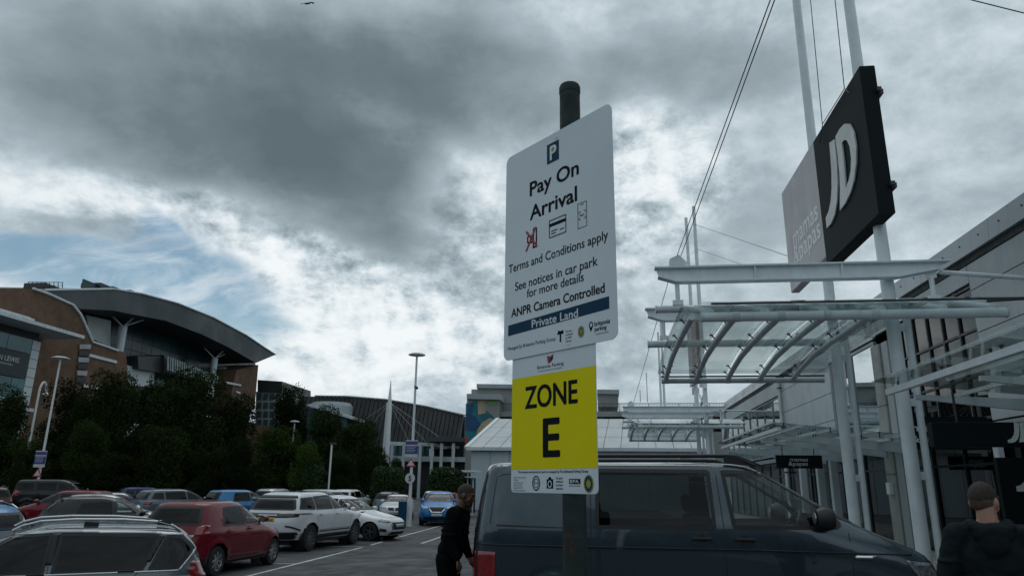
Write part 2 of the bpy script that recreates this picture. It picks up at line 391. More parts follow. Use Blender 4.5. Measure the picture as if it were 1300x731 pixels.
for k in range(7):
    x, y = -6.6+rgc.random()*4.6, 13.5+rgc.random()*14; pts_c = [(x, y)]
    for j in range(7): x += .25+rgc.random()*.35; y += (rgc.random()-.5)*.45; pts_c.append((x, y))
    L_ = []; R_ = []
    for i, (a, b) in enumerate(pts_c): w_ = .012+.02*rgc.random(); L_.append((a, b+w_)); R_.append((a, b-w_))
    sheet('tar_seam', 'crack', L_+R_[::-1], .0045, kind='structure')
MT['oil'] = mat('oil stain', (.014, .014, .016), .45, var=.3, vscale=8)
for k in range(9):
    x, y = -9.8+rgc.random()*7.5, 13+rgc.random()*15; r_ = .10+.22*rgc.random()
    sheet('oil_stain', 'oil', [(x+r_*(1+.35*rgc.random())*math.cos(a), y+r_*(1+.35*rgc.random())*math.sin(a)) for a in [6.283*i/11 for i in range(11)]], .0042+k*.0001, kind='structure')
# repaired trench in the tarmac
MT['asphalt_new'] = mat('asphalt patch', (.028, .030, .032), .75, var=.3, vscale=2, bump=.5, bscale=120)
sheet('road_patch', 'asphalt_new', [(-6.3, 15.5), (-3.2, 15.9), (-3.1, 16.6), (-6.2, 16.3)], .004, kind='structure')
sheet('road_patch', 'asphalt_new', [(-5.8, 19.2), (-3.9, 19.0), (-3.7, 20.3), (-5.6, 20.5)], .004, kind='structure')
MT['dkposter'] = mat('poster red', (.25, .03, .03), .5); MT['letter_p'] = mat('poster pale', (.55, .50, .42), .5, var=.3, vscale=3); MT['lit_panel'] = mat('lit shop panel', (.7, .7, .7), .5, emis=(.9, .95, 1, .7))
MT['coated_dark'] = glass('solar control pane', (.06, .08, .08), 1.3, .01)
# ================================================================== RETAIL BUILDING (right)
B = thing('retail_building', 'long grey metal clad retail building with sloping parapet on the right', 'shop building', (9, 10, 0))
XF = 9.0
Y0, Y1 = 2.0, 54.3
# core: floor slab, back wall, roof deck
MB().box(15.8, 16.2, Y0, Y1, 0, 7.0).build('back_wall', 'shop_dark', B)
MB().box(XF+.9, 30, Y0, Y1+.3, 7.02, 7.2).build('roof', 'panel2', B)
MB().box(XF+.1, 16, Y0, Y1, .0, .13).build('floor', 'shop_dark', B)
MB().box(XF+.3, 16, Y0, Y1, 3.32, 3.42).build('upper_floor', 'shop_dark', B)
MB().box(XF+.1, 16, Y1-.2, Y1, .1, 7.0).build('end_wall', 'panel2', B)
MB().box(XF+.1, 16, Y0, Y0+.2, .1, 7.0).build('end_wall', 'panel2', B)
# parapet: a leaning metal band in long lengths with visible joints
ys = [Y0+3.65*i for i in range(15)]+[Y1]
for a, b in zip(ys, ys[1:]):
    x0 = XF-.10
    P_ = [(x0, a+.006, 7.26), (x0+.05, a+.006, 7.80), (x0+.9, a+.006, 7.80), (x0+.9, a+.006, 7.2)]
    MB().prism(P_, (0, b-a-.012, 0)).build('parapet_panel', 'parapet', B)
    dt = MB()
    for k in range(4):
        yy = a+(b-a)*(k+.5)/4
        dt.tube((x0+.03, yy, 7.56), (x0+.01, yy, 7.56), .022, n=8)
    dt.build('bolt', 'trim', B, kind='stuff')
MB().box(XF-.02, XF+.6, Y0, Y1, 7.08, 7.25).build('gutter_shade_band', 'soffit', B)  # gutter line as a solid box, shadow under the parapet put into its colour
# cladding panels with real open joints
def panels(y0, y1, z0, z1, ny, nz, zs=None, ysx=None, mt='panel'):
    Yl = ysx or [y0+(y1-y0)*i/ny for i in range(ny+1)]; Zl = zs or [z0+(z1-z0)*i/nz for i in range(nz+1)]
    for a, b in zip(Yl, Yl[1:]):
        for c, d in zip(Zl, Zl[1:]):
            MB().box(XF, XF+.06, a+.012, b-.012, c+.012, d-.012).build('wall_panel', mt, B)
    MB().box(XF+.065, XF+.15, y0, y1, z0, z1).build('wall_backing', 'soffit', B)
panels(Y0, 17.95, 3.3, 7.07, 4, 0, zs=[3.3, 4.3, 5.38, 6.42, 7.07], ysx=[2.0, 6.6, 10.4, 14.2, 17.95])
panels(17.95, 24.5, 6.62, 7.07, 2, 1)
panels(24.5, 29.35, 6.55, 7.07, 2, 1)
panels(29.35, 37.5, 3.35, 7.07, 3, 4, zs=[3.35, 4.35, 5.40, 6.45, 7.07])
panels(37.5, Y1, 6.36, 7.07, 6, 1)
panels(Y0, Y1, 3.06, 3.28, 16, 1, mt='panel2')
# glazing: frames and panes
def glazing(y0, y1, z0, z1, ny, zs, pane='pane', frame='dark_steel', x=XF+.08, w=.06, proud=.05):
    st_ = (y1-y0)/ny
    for i in range(ny+1):
        MB().box(x-proud, x+.06, y0+st_*i-w/2, y0+st_*i+w/2, z0, z1).build('mullion', frame, B)
    for z in zs:
        for i in range(ny):
            MB().box(x-proud+.004, x+.05, y0+st_*i+w/2, y0+st_*(i+1)-w/2, z-w/2, z+w/2).build('transom', frame, B)
    for i in range(ny):
        for a, b in zip(zs, zs[1:]):
            MB().box(x, x+.012, y0+st_*i+w/2, y0+st_*(i+1)-w/2, a+w/2, b-w/2).build('window_pane', pane, B)
glazing(17.98, 23.3, 3.34, 6.6, 6, [3.40, 4.4, 5.5, 6.55], pane='coated_dark')
glazing(24.65, 29.3, 3.62, 6.5, 2, [3.68, 6.45], pane='coated_glass', frame='panel2', w=.10)
glazing(37.6, 54.1, 3.34, 6.33, 8, [3.40, 4.85, 6.28], pane='teal_glass', frame='panel2')
MB().box(XF-.12, XF+.1, 24.62, 29.3, 3.30, 3.60).build('window_header', 'white_steel', B)
# ground floor shop fronts
glazing(9.0, 23.2, .12, 3.02, 8, [.17, 2.35, 2.98], frame='black')
glazing(24.65, 54.0, .12, 3.02, 14, [.17, 2.35, 2.98], frame='dark_steel')
# pillar between the shops: two pale leaves with a groove, metal box on it
MB().cbox(XF-.14, XF-.02, 23.75, 24.45, .12, 6.25, .03).build('pillar', 'concrete', B)
MB().cbox(XF-.08, XF-.02, 23.2, 23.70, .12, 6.25, .02).build('pillar', 'panel2', B)
MB().box(XF-.27, XF-.14, 23.95, 24.2, 1.6, 1.95).build('junction_box', 'white_steel', B, bevel=.01)
for i, (z) in enumerate((2.2, 4.3)):
    MB().box(XF-.15, XF-.01, 23.74, 24.46, z, z+.012).build('joint', 'soffit', B)
# white portal posts at the entrance
for y in (29.6, 31.4, 34.0): MB().cbox(XF-.30, XF-.03, y-.14, y+.14, .12, 3.02, .01).build('portal_post', 'panel', B)
for y in (onX(1274, 612, XF-.1).y, 12.4): MB().cbox(XF-.16, XF-.03, y-.11, y+.11, .12, 3.02, .01).build('portal_post', 'white_steel', B)
# downpipe on the cladding
MB().tube((XF-.1, 37.2, .2), (XF-.1, 37.2, 7.1), .085).build('downpipe', 'white_steel2', B, smooth=True)
for z in (2.5, 4.6, 6.6): MB().box(XF-.2, XF+.02, 37.06, 37.34, z, z+.05).build('pipe_bracket', 'dark_steel', B)
# end corner sweeps out: rounded white eaves
MB().prism([(XF-.1, Y1-.2, 7.26), (XF-.1, Y1+1.0, 6.9), (XF-.1, Y1+1.4, 6.2), (XF-.1, Y1+1.1, 5.0), (XF-.1, Y1-.2, 6.2)], (6, 0, 0)).build('eaves_end', 'parapet', B)
# interior: partition walls, lit ceiling strips and white stock units seen through the doors
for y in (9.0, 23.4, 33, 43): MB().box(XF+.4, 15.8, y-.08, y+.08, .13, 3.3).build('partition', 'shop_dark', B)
MT['tube_light'] = mat('lit strip', (.8, .8, .8), .5, emis=(1, .97, .9, 1.6))
for x, y in ((10.6, 19.2), (12.4, 20.4), (11.4, 17.3), (13.4, 18.6), (10.8, 21.3), (13, 15.2), (11.2, 14.)):
    MB().box(x-.08, x+.08, y-.45, y+.45, 3.20, 3.24).build('ceiling_light', 'tube_light', B)
rng = random.Random(4)
for i in range(14):
    y = 10+rng.random()*12; x = 10.5+rng.random()*4
    MB().box(x, x+.5, y, y+.9, .13, 1.2+rng.random()*.9).build('display_unit', rng.choice(['panel2', 'shop_dark', 'concrete', 'dark_steel']), B)
for y in (18.6, 19.2): MB().box(XF+.02, XF+.05, y-.02, y+.09, 1.0, 1.5).build('door_handle', 'white_steel', B)
for i, (y, z0, z1, w) in enumerate(((20.6, 1.0, 1.9, .55), (19.7, .9, 1.5, .4), (18.0, 1.2, 2.1, .6), (21.9, 1.1, 1.8, .5), (14.6, 1.0, 2.1, .8), (26.2, 1.0, 1.9, .7), (27.6, 1.3, 2.0, .5), (33.0, .9, 1.9, .8))):
    MB().box(XF+.14, XF+.16, y, y+w, z0, z1).build('poster', ('panel', 'dkposter', 'letter_p', 'concrete')[i % 4], B)
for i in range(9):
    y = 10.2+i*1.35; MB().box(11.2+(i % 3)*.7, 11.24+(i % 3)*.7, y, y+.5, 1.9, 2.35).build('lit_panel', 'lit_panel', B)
# second text on the shop glass: cut off behind the fascia
def onface(X_, ylab):  # u runs toward the camera (decreasing Y)
    return lambda u, v, d: (X_-d*0-.0, ylab-u, v)
mb = MB(); lettering(mb, 'mamas', lambda u, v, d: (XF-.70-d, 24.3-u, v), 0, 3.30, 2.0, .34, .01, .03)
lettering(mb, '&papas', lambda u, v, d: (XF-.70-d, 24.3-u, v), -.05, 2.90, 2.1, .34, .01, .03)
shop_letters = mb
# ================================================================== LOW GLASS CANOPIES along the front
def low_canopy(ya, yb, label, zoff=0., hang=None):
    T = thing('entrance_canopy', label, 'canopy', (5.0, (ya+yb)/2, 3.3), 'low glass canopies along the shop front')
    xo, xi = 4.98, 8.85; zo, zi = 3.36, 2.98
    f = lambda x: zo+(zi-zo)*(x-xo)/(xi-xo)
    MB().obox((xo, ya, zo), (xo, yb, zo), .10, .10).build('edge_beam', 'white_steel', T)
    MB().obox((xi, ya, zi), (xi, yb, zi), .10, .10).build('wall_beam', 'white_steel', T)
    nb = 4
    for i in range(nb+1):
        y = ya+(yb-ya)*(.08+.84*i/nb)
        MB().obox((xo+.1, y, f(xo)-.18), (xi, y, f(xi)-.10), .07, .07, h2=.34).build('tapered_arm', 'white_steel2', T)
    for k in (1, 2, 3):
        x = xo+(xi-xo)*k/4
        MB().obox((x, ya, f(x)-.0), (x, yb, f(x)-.0), .06, .06).build('purlin', 'white_steel', T)
    np_ = 6
    for i in range(np_):
        a = ya-.05+(yb-ya+.1)*i/np_+.01; b = ya-.05+(yb-ya+.1)*(i+1)/np_-.01
        MB().prism([(xo-.25, a, zo+.18), (xi, a, zi+.18), (xi, b, zi+.18), (xo-.25, b, zo+.18)], (0, 0, .012)).build('glass_panel', 'canopy_glass', T)
        for x in (xo+.15, xo+1.4, xo+2.7):
            for y in (a+.12, b-.12):
                MB().tube((x, y, f(x)+.03), (x, y, f(x)+.19), .016, n=6).tube((x, y, f(x)+.17), (x, y, f(x)+.182), .04, n=8).build('glass_fitting', 'dark_steel', T)
    for y in (ya+.7, yb-.7): MB().cbox(xo+.55, xo+.69, y-.07, y+.07, .12, f(xo+.6)-.2, .02).build('leg', 'white_steel', T) if hang is None and False else None
    return T
low_canopy(3.2, 13.15, 'low sloping glass canopy over the black shop entrance at the right edge')
low_canopy(21.2, 31.3, 'low glass canopy above the small hanging shop sign beyond the pillar')
low_canopy(46.3, 56.4, 'farthest low glass canopy along the shop front')
# ================================================================== MASTS
def mast(y, label, top=22.):
    T = thing('mast', label, 'mast', (5.5, y, 0), 'white steel masts along the shop front')
    MB().tube((5.5, y, 0.1), (5.5, y, 6), .120, n=20).tube((5.5, y, 6), (5.5, y, top), .120, .09, n=20).build('main_tube', 'white_steel', T, smooth=True)
    MB().tube((5.76, y, 0.1), (5.76, y, 5.0), .062, n=14).build('side_tube', 'white_steel', T, smooth=True)
    for z in (1.9, 3.2, 4.6): MB().box(5.58, 5.73, y-.03, y+.03, z, z+.14).build('link_plate', 'white_steel', T)
    MB().tube((5.5, y, .1), (5.5, y, .14), .3, n=16).build('base_plate', 'dark_steel', T)
    return T
mast(13.9, 'thick white mast behind the black sign board, right one of the near pair')
mast(17.3, 'thick white mast behind the pinkish grey sign board, left one of the near pair')
mast(39.0, 'white mast right of the far dark red sign board', 17.3)
mast(42.6, 'white mast left of the far dark red sign board', 18.)
mast(64.0, 'distant white mast beyond the far sign board', 17.)
mast(67.6, 'most distant white mast in the row', 16.)
# ================================================================== BIG SUSPENDED CANOPIES
def big_canopy(dy, label, shade=''):
    T = thing('suspended_canopy', label, 'canopy', (4.5, 14+dy, 5.3), 'suspended canopies between the masts')
    Y = lambda y: y+dy
    WS = 'white_steel'; WS2 = 'white_steel2'
    for yb in (13.66, 17.02):
        # tapered I beam: web + flanges, cut ends
        z1 = 5.86; z0a, z0m = 5.66, 5.60
        for nm, mbx in (('beam_web', MB().prism([(1.18, Y(yb)-.02, z0a+.05), (1.5, Y(yb)-.02, z0m), (5.6, Y(yb)-.02, z0m), (6.35, Y(yb)-.02, z0a+.09), (6.5, Y(yb)-.02, z1), (1.12, Y(yb)-.02, z1)], (0, .04, 0))),
                        ('beam_flange', MB().box(1.1, 6.55, Y(yb)-.11, Y(yb)+.11, z1, z1+.03)),
                        ('beam_flange', MB().prism([(1.16, Y(yb)-.11, z0a+.02), (1.5, Y(yb)-.11, z0m-.03), (5.6, Y(yb)-.11, z0m-.03), (6.35, Y(yb)-.11, z0a+.05), (6.35, Y(yb)-.11, z0a+.08), (5.6, Y(yb)-.11, z0m), (1.5, Y(yb)-.11, z0m), (1.16, Y(yb)-.11, z0a+.05)], (0, .22, 0)))):
            mbx.build(nm, WS, T)
        # hangers
        for x in (1.52, 6.2):
            MB().tube((x, Y(yb), 5.62), (x, Y(yb), 5.18), .045, n=10).box(x-.09, x+.09, Y(yb)-.03, Y(yb)+.03, 5.56, 5.72).box(x-.1, x+.1, Y(yb)-.04, Y(yb)+.04, 5.12, 5.22).build('hanger', WS, T)
        for x in (3.0, 4.6): MB().box(x-.01, x+.01, Y(yb)-.10, Y(yb)+.10, z0m, z1).build('web_stiffener', WS, T)
        # floodlight on the outer end
    MB().prism([(1.42, Y(13.8), 5.93), (1.72, Y(13.8), 5.93), (1.76, Y(13.8), 6.03), (1.6, Y(13.8), 6.2), (1.42, Y(13.8), 6.12)], (0, .24, 0)).build('floodlight', WS2, T)
    # long tubes
    MB().tube((1.12, Y(13.95), 5.12), (7.2, Y(13.95), 5.12), .075, n=14).build('long_tube', WS, T, smooth=True)
    MB().tube((1.9, Y(13.3), 4.79), (7.2, Y(13.3), 4.79), .09, n=14).build('long_tube', WS, T, smooth=True)
    MB().tube((1.16, Y(17.3), 5.07), (5.25, Y(17.3), 5.07), .085, n=14).build('long_tube', WS2, T, smooth=True)
    MB().tube((1.62, Y(19.3), 4.46), (5.75, Y(19.3), 4.46), .07, n=14).build('long_tube', WS2, T, smooth=True)
    for (xa_, xb_, yy_, zz_, rr_) in ((1.12, 7.2, 13.95, 5.12, .075), (1.9, 7.2, 13.3, 4.79, .09), (1.16, 5.25, 17.3, 5.07, .085), (1.62, 5.75, 19.3, 4.46, .07)):
        mbc = MB()
        for x in (xa_, xb_): mbc.tube((x-.012, Y(yy_), zz_), (x+.012, Y(yy_), zz_), rr_*1.12, n=14)
        for x in (1.72, 2.52, 3.33, 4.15, 4.98):
            if x > xa_ and x < xb_: mbc.tube((x-.07, Y(yy_), zz_), (x+.07, Y(yy_), zz_), rr_*1.08, n=14)
        mbc.build('collar', WS2, T, kind='stuff')
    # curved ribs: rise from the near tube, over, and down to the far low tube
    rib = [(13.3, 4.80), (14.6, 4.80), (16.0, 4.79), (17.3, 4.74), (18.4, 4.62), (19.3, 4.48)]
    for x in (1.72, 2.52, 3.33, 4.15, 4.98):
        MB().path([(x, Y(y), z) for y, z in rib], .062, n=12).build('curved_rib', WS2, T, smooth=True)
    # stub arms with node castings under the near glass edge
    for x in (2.05, 3.05, 4.1, 5.1, 6.15, 7.0):
        MB().tube((x-.55, Y(14.1), 5.22), (x, Y(13.35), 4.90), .065, n=12).lathe([(.03, -.05), (.085, -.03), (.085, .03), (.03, .05)], 'y', (x, Y(13.32), 4.89), 12).build('stub_arm', WS, T, smooth=True)
    # glass: flat near sheets, then sheets following the ribs
    zz = lambda y: float(np.interp(y, [p[0] for p in rib], [p[1] for p in rib]))+.17
    xs = [1.5, 2.52, 3.33, 4.15, 4.98, 5.9]
    for a, b in zip(xs, xs[1:]):
        for ya, yb in ((13.2, 14.9), (14.93, 16.6), (16.63, 18.0), (18.03, 19.35)):
            yy = [ya+(yb-ya)*k/3 for k in range(4)]
            up = [(a+.015, Y(y), zz(y)) for y in yy]; mbp = MB()
            vs = []; fs = []
            for k, y in enumerate(yy): vs += [(a+.015, Y(y), zz(y)), (b-.015, Y(y), zz(y)), (a+.015, Y(y), zz(y)+.014), (b-.015, Y(y), zz(y)+.014)]
            for k in range(3): i = 4*k; fs += [(i, i+1, i+5, i+4), (i+2, i+6, i+7, i+3), (i, i+4, i+6, i+2), (i+1, i+3, i+7, i+5)]
            fs += [(0, 2, 3, 1), (12, 13, 15, 14)]
            mbp.add(vs, fs).build('glass_panel', 'canopy_glass', T)
    for xa, xb in ((1.95, 4.4), (4.43, 7.25)):
        MB().prism([(xa, Y(12.75), 4.90), (xb, Y(12.75), 4.90), (xb, Y(13.9), 5.23), (xa, Y(13.9), 5.23)], (0, 0, .014)).build('glass_panel', 'canopy_glass', T)
    MB().box(2.0, 7.3, Y(12.72), Y(12.755), 4.89, 4.925).build('glass_edge_trim', 'dark_steel', T)
    MB().box(1.6, 5.8, Y(19.33), Y(19.37), 4.56, 4.60).build('glass_edge_trim', 'dark_steel', T)
    for x in (1.72, 2.52, 3.33, 4.15, 4.98):
        for y in (14.2, 15.7, 16.9, 18.6, 19.1):
            for sx in (-.1, .1):
                MB().tube((x, Y(y), zz(y)-.13), (x+sx, Y(y), zz(y)-.01), .014, n=6).tube((x+sx, Y(y), zz(y)-.03), (x+sx, Y(y), zz(y)-.003), .036, n=8).build('glass_fitting', 'dark_steel', T)
    # tie back to the wall and the fin rods
    MB().tube((6.4, Y(13.7), 5.68), (8.95, Y(14.6), 5.72), .045, n=10).build('wall_tie', WS, T, smooth=True)
    MB().tube((7.1, Y(13.95), 5.16), (8.98, Y(15.3), 5.55), .03, n=8).build('wall_tie', 'dark_steel', T)
    return T
big_canopy(0, 'near suspended canopy of pale steel tubes and glass under the two square sign boards')
big_canopy(25.1, 'second suspended steel and glass canopy, under the far dark red sign board')
big_canopy(50.1, 'farthest suspended steel canopy, low behind the van roof')
# ================================================================== SIGN BOARDS on the masts
def P_board(y0, z0): return lambda u, v, d: (5.24-d, y0-u, z0+v)
T = thing('jd_board', 'large square black board with white JD letters above the near canopy', 'sign board', (5.3, 14.9, 6.7))
T.name = 'sign_board'
MB().cbox(5.25, 5.55, 13.22, 16.45, 6.70, 9.86, .02).build('panel', 'black', T)
PB = P_board(16.45, 6.70)
S_ = 3.2; H_ = 3.16
Jp = [(.375, .795), (.478, .770), (.470, .60), (.440, .455), (.385, .345), (.310, .275), (.215, .245), (.12, .247), (.124, .325), (.20, .345), (.265, .395), (.315, .475), (.345, .57), (.362, .67)]
Do = [(.505, .775), (.60, .785), (.69, .772), (.775, .725), (.828, .64), (.835, .53), (.80, .43), (.73, .345), (.64, .295), (.53, .268), (.42, .262), (.445, .33), (.475, .41), (.495, .50), (.505, .62)]
Di = [(.605, .675), (.65, .675), (.70, .645), (.732, .585), (.732, .50), (.70, .43), (.645, .385), (.575, .36), (.59, .42), (.603, .53)]
def slab(mb, outer, inner, P, th):
    """flat letter with an optional hole"""
    from mathutils.geometry import tessellate_polygon
    loops = [[Vector((a, b, 0)) for a, b in outer]]+([[Vector((a, b, 0)) for a, b in inner[::-1]]] if inner else [])
    tri = tessellate_polygon(loops); fl = [p for l in loops for p in l]; n = len(fl)
    vs = [P(p.x, p.y, 0) for p in fl]+[P(p.x, p.y, th) for p in fl]
    fs = [tuple(t_) for t_ in tri]+[tuple(i+n for i in t_[::-1]) for t_ in tri]; b = 0
    for l in loops:
        k = len(l); fs += [(b+i, b+(i+1) % k, n+b+(i+1) % k, n+b+i) for i in range(k)]; b += k
    return mb.add(vs, fs)
MT['letter_w'] = mat('letter face pale', (.62, .64, .63), .5, var=.1, vscale=2, streak=.2)
PS = lambda P, sx, sz: (lambda u, v, d: P(u*sx, v*sz, d))
slab(MB(), Jp, None, PS(PB, S_, H_), .03).build('letter', 'letter_w', T)
slab(MB(), Do, Di, PS(PB, S_, H_), .03).build('letter', 'letter_w', T)
for z in (7.3, 9.3):
    MB().box(5.55, 5.66, 13.25, 13.5, z-.05, z+.05).box(5.50, 5.58, 13.12, 13.25, z-.05, z+.03).build('bracket', 'dark_steel', T)
MT['sign_bright'] = mat('bright letter', (.85, .86, .86), .5)
MT['taupe'] = mat('warm grey board', (.50, .49, .505), .5, var=.05, vscale=.8, streak=.2)
T = thing('sign_board', 'square pinkish grey board with white mamas&papas lettering, left of the JD board', 'sign board', (5.3, 18.1, 6.7))
MB().cbox(5.27, 5.50, 16.52, 19.72, 6.93, 9.90, .02).build('panel', 'taupe', T)
PB2 = lambda u, v, d: (5.267-d, 19.72-u, 6.78+v)
for s_, u, v, w in (('mamas', .72, 1.22, 2.25), ('&papas', .62, .74, 2.4)):
    mbt = MB()
    for k_, (ex, ez) in enumerate(((0, 0), (.012, 0), (-.012, 0), (0, .012), (0, -.012))): lettering(mbt, s_, lambda a, b, d: PB2(a+ex, b+ez, d+k_*.0006), u, v, w, .50, .0)
    mbt.build('lettering', 'sign_bright', T)
T = thing('sign_board', 'far pinkish sign board with a dark red edge between the distant masts', 'sign board', (5.3, 41, 7.4))
MT['dkred'] = mat('dark red sign', (.16, .012, .018), .4)
MB().cbox(5.24, 5.50, 39.2, 41.2, 7.4, 11.2, .02).build('panel', 'dkred', T)
MB().cbox(5.24, 5.46, 41.24, 43.2, 7.5, 11.1, .02).build('panel', 'taupe', T)
for y in (39.5, 42.8): MB().box(5.3, 5.7, y-.1, y+.1, 7.0, 7.4).build('bracket', 'white_steel', T)
MB().obox((5.5, 38.6, 5.9), (5.5, 41.6, 6.9), .1, .1).obox((5.5, 38.6, 6.9), (5.5, 41.6, 5.9), .1, .1).build('cross_brace', 'white_steel', T)
# ================================================================== HANGING FASCIA SIGNS
T = thing('hanging_sign', 'long black fascia sign with white JD letters hanging under the canopy at the right edge', 'sign', (6.6, 12, 2.4))
MB().cbox(5.08, 8.6, 11.9, 12.08, 2.37, 2.74, .012).build('box', 'black', T)
def mini(P, sx, sz, mb): slab(mb, Jp, None, PS(P, sx, sz), .02); return slab(mb, Do, Di, PS(P, sx, sz), .02)
P_ = lambda u, v, d: (6.07+u, 11.89-d, 2.29+v)
mini(P_, .52, .56, MB()).build('lettering', 'letter_w', T)
for x in (5.5, 6.6, 8.2): MB().tube((x, 12, 2.72), (x, 12, 3.2), .02, n=8).build('hanger_rod', 'dark_steel', T)
T = thing('hanging_sign', 'small black mamas&papas sign hanging under the far low glass canopy', 'sign', (5.8, 25, 2.4))
MB().cbox(5.68, 7.13, 24.95, 25.05, 2.38, 2.80, .01).build('box', 'black', T)
P_ = lambda u, v, d: (6.1+u, 24.94-d, 2.38+v)
lettering(MB(), 'mamas', P_, 0.02, .225, .56, .12, 0, .01).build('lettering', 'letter_w', T)
lettering(MB(), '&papas', P_, -.04, .09, .60, .12, 0, .01).build('lettering', 'letter_w', T)
for x in (5.9, 6.9): MB().tube((x, 25, 2.78), (x, 25, 3.2), .018, n=8).build('hanger_rod', 'dark_steel', T)
T = thing('shop_sign', 'tall black entrance panel with a large white J below the hanging fascia', 'sign', (7.2, 14, 1.2))
MB().cbox(6.98, 8.4, 14.0, 14.12, .15, 2.3, .01).build('panel', 'black', T)
jx = onY(1289, 615, 14).x-.12
P_ = lambda u, v, d: (jx+u, 13.99-d, 1.45+v)
mini(P_, 1.0, 1.1, MB()).build('lettering', 'letter_w', T)
T = thing('shop_sign', 'white mamas&papas letters on dark ground, half hidden beside the thick mast', 'sign', (8.3, 20.5, 3))
MB().box(6.95, 8.7, 17.55, 17.6, 2.62, 3.35).build('panel', 'black', T)
P_ = lambda u, v, d: (7.05+u, 17.54-d, v)
mb = MB(); lettering(mb, 'mamas', P_, 0, 3.03, .95, .16, .02, .01); lettering(mb, '&papas', P_, -.08, 2.78, 1.0, .16, .02, .01); mb.build('lettering', 'letter_w', T)
# ================================================================== GUY WIRES
def wire(pts, label, r=.012, group=None):
    o = MB().path([tuple(p) for p in pts], r, n=5).build('guy_wire', 'dark_steel'); tag(o, label, 'cable', group)
m1 = Vector((5.5, 17.3, 16.3))
e1 = onY(852, 345, 39.0)
wire([m1, e1], 'upper one of the long twin cables running down left from the near mast', .02)
wire([m1+Vector((0, .15, -.3)), onY(857, 345, 39.0)], 'lower one of the long twin cables running down left from the near mast', .02)
wire([e1, onY(804, 512, 64)], 'thin cable continuing down left beyond the far canopy', .02)
wire([(5.5, 39., 16.2), onY(1012, 329, 20.)], 'upper thin cable from the far mast toward the pale sign board', .012)
wire([(5.5, 39.4, 14.9), onY(948, 338, 30.)], 'lower thin cable from the far mast', .012)
vj = onX(1044, 158, 5.2); vk = onX(1072, 113, 5.2)
wire([onX(1027, -20, 5.2), vj], 'thin vertical stay above the pale sign board', .010)
wire([onX(1058, -20, 5.2), vk], 'thin vertical stay above the black sign board', .010)
wire([onX(1041, 183, 5.2), vj, vk, onX(1078, 118, 5.2)], 'short slack bridle cable over the tops of the two sign boards', .010)
wire([onX(1072.8, -40, 5.5), onY(1232, 0, 14.6), onY(1300, 17, 15.0), onY(1560, 82, 16.5)], 'lone thin cable crossing the top right corner of the sky', .014)
# ================================================================== PARKING SIGN POST (foreground)
MT['post_grey'] = mat('galvanised post', (.034, .046, .045), .65, spec=.2, metal=.1, var=.25, vscale=9, dirt=.6, bump=.15)
MT['rust'] = mat('rust stain', (.09, .03, .012), .9, var=.3, vscale=40)
MT['sign_face'] = mat('sign face aluminium', (.66, .74, .79), .36, var=.035, vscale=2, coat=.25, spec=.5, streak=.10)
MT['sign_yellow'] = mat('sign yellow', (.82, .72, .003), .7, spec=.2, var=.03, vscale=3)
MT['sign_navy'] = mat('sign navy', (.005, .050, .105), .6, spec=.15); MT['sign_text'] = mat('sign text', (.008, .011, .016), .7, spec=.1)
MT['sign_red'] = mat('sign red', (.36, .02, .03), .5); MT['sign_gold'] = mat('badge gold', (.35, .30, .03), .5)
MT['sign_green'] = mat('badge green', (.02, .10, .09), .5); MT['sign_white'] = mat('sign print white', (.72, .78, .82), .45)
SA = Vector((-.435, 3.15, 0)); SU = Vector((.7178, -.6962, 0)); SN = Vector((.6962, .7178, 0))   # SN points away from the viewer
T = thing('parking_sign_post', 'round grey post with a white Pay On Arrival sign and a yellow ZONE E sign', 'parking sign', (-.114, 2.916, 0))
MB().tube((-.114, 2.916, -.2), (-.114, 2.916, 3.455), .0465, n=32).lathe([(.0480, 3.44), (.0490, 3.445), (.0490, 3.470), (.044, 3.482), (.02, 3.486)], 'z', (-.114, 2.916, 0), 32).build('post', 'post_grey', T, smooth=True)
mb = MB()
rg = random.Random(7)
for (a0, z, w, h) in ((-2.35, 1.53, .5, .012), (-1.9, 1.50, .18, .05), (-1.65, 1.36, .1, .08), (-2.0, 1.42, .05, .10)):
    vs = []; 
    k = 6
    for j in range(2):
        for i in range(k+1):
            a = a0+w*i/k; r_ = .0469; jz = z-h*j+(rg.random()-.5)*.006
            vs.append((-.114+r_*math.cos(a), 2.916+r_*math.sin(a), jz))
    mb.add(vs, [(i, i+1, k+2+i, k+1+i) for i in range(k)])
mb.build('rust_mark', 'rust', T)
def SP(u, z, d=0.): return SA+SU*u+Vector((0, 0, z))-SN*d     # d > 0 = toward the viewer
def plate(name, x0, x1, z0, z1, r_, th, mt, parent, d=0., n=6):
    pts = [SP(u, z, d) for u, z in rrect(x0, x1, z0, z1, r_, n)]
    return MB().prism(pts, SN*th).build(name, mt, parent)
p1 = plate('information_sign', 0, .70, 2.243, 3.243, .035, .003, 'sign_face', T)
MB().prism([SP(u, z, -.0032) for u, z in rrect(.001, .699, 2.244, 3.242, .034)], SN*.0005).build('sign_back', 'post_grey', p1)
p2 = plate('zone_sign', .058, .574, 1.676, 2.30, .018, .003, 'sign_face', T, d=-.0055)
for z in (2.55, 2.95, 1.85):
    MB().lathe([(.0475, z-.015), (.0505, z-.015), (.0505, z+.015), (.0475, z+.015)], 'z', (-.114, 2.916, 0), 28).build('clamp', 'rail_steel', T, smooth=True) if False else None
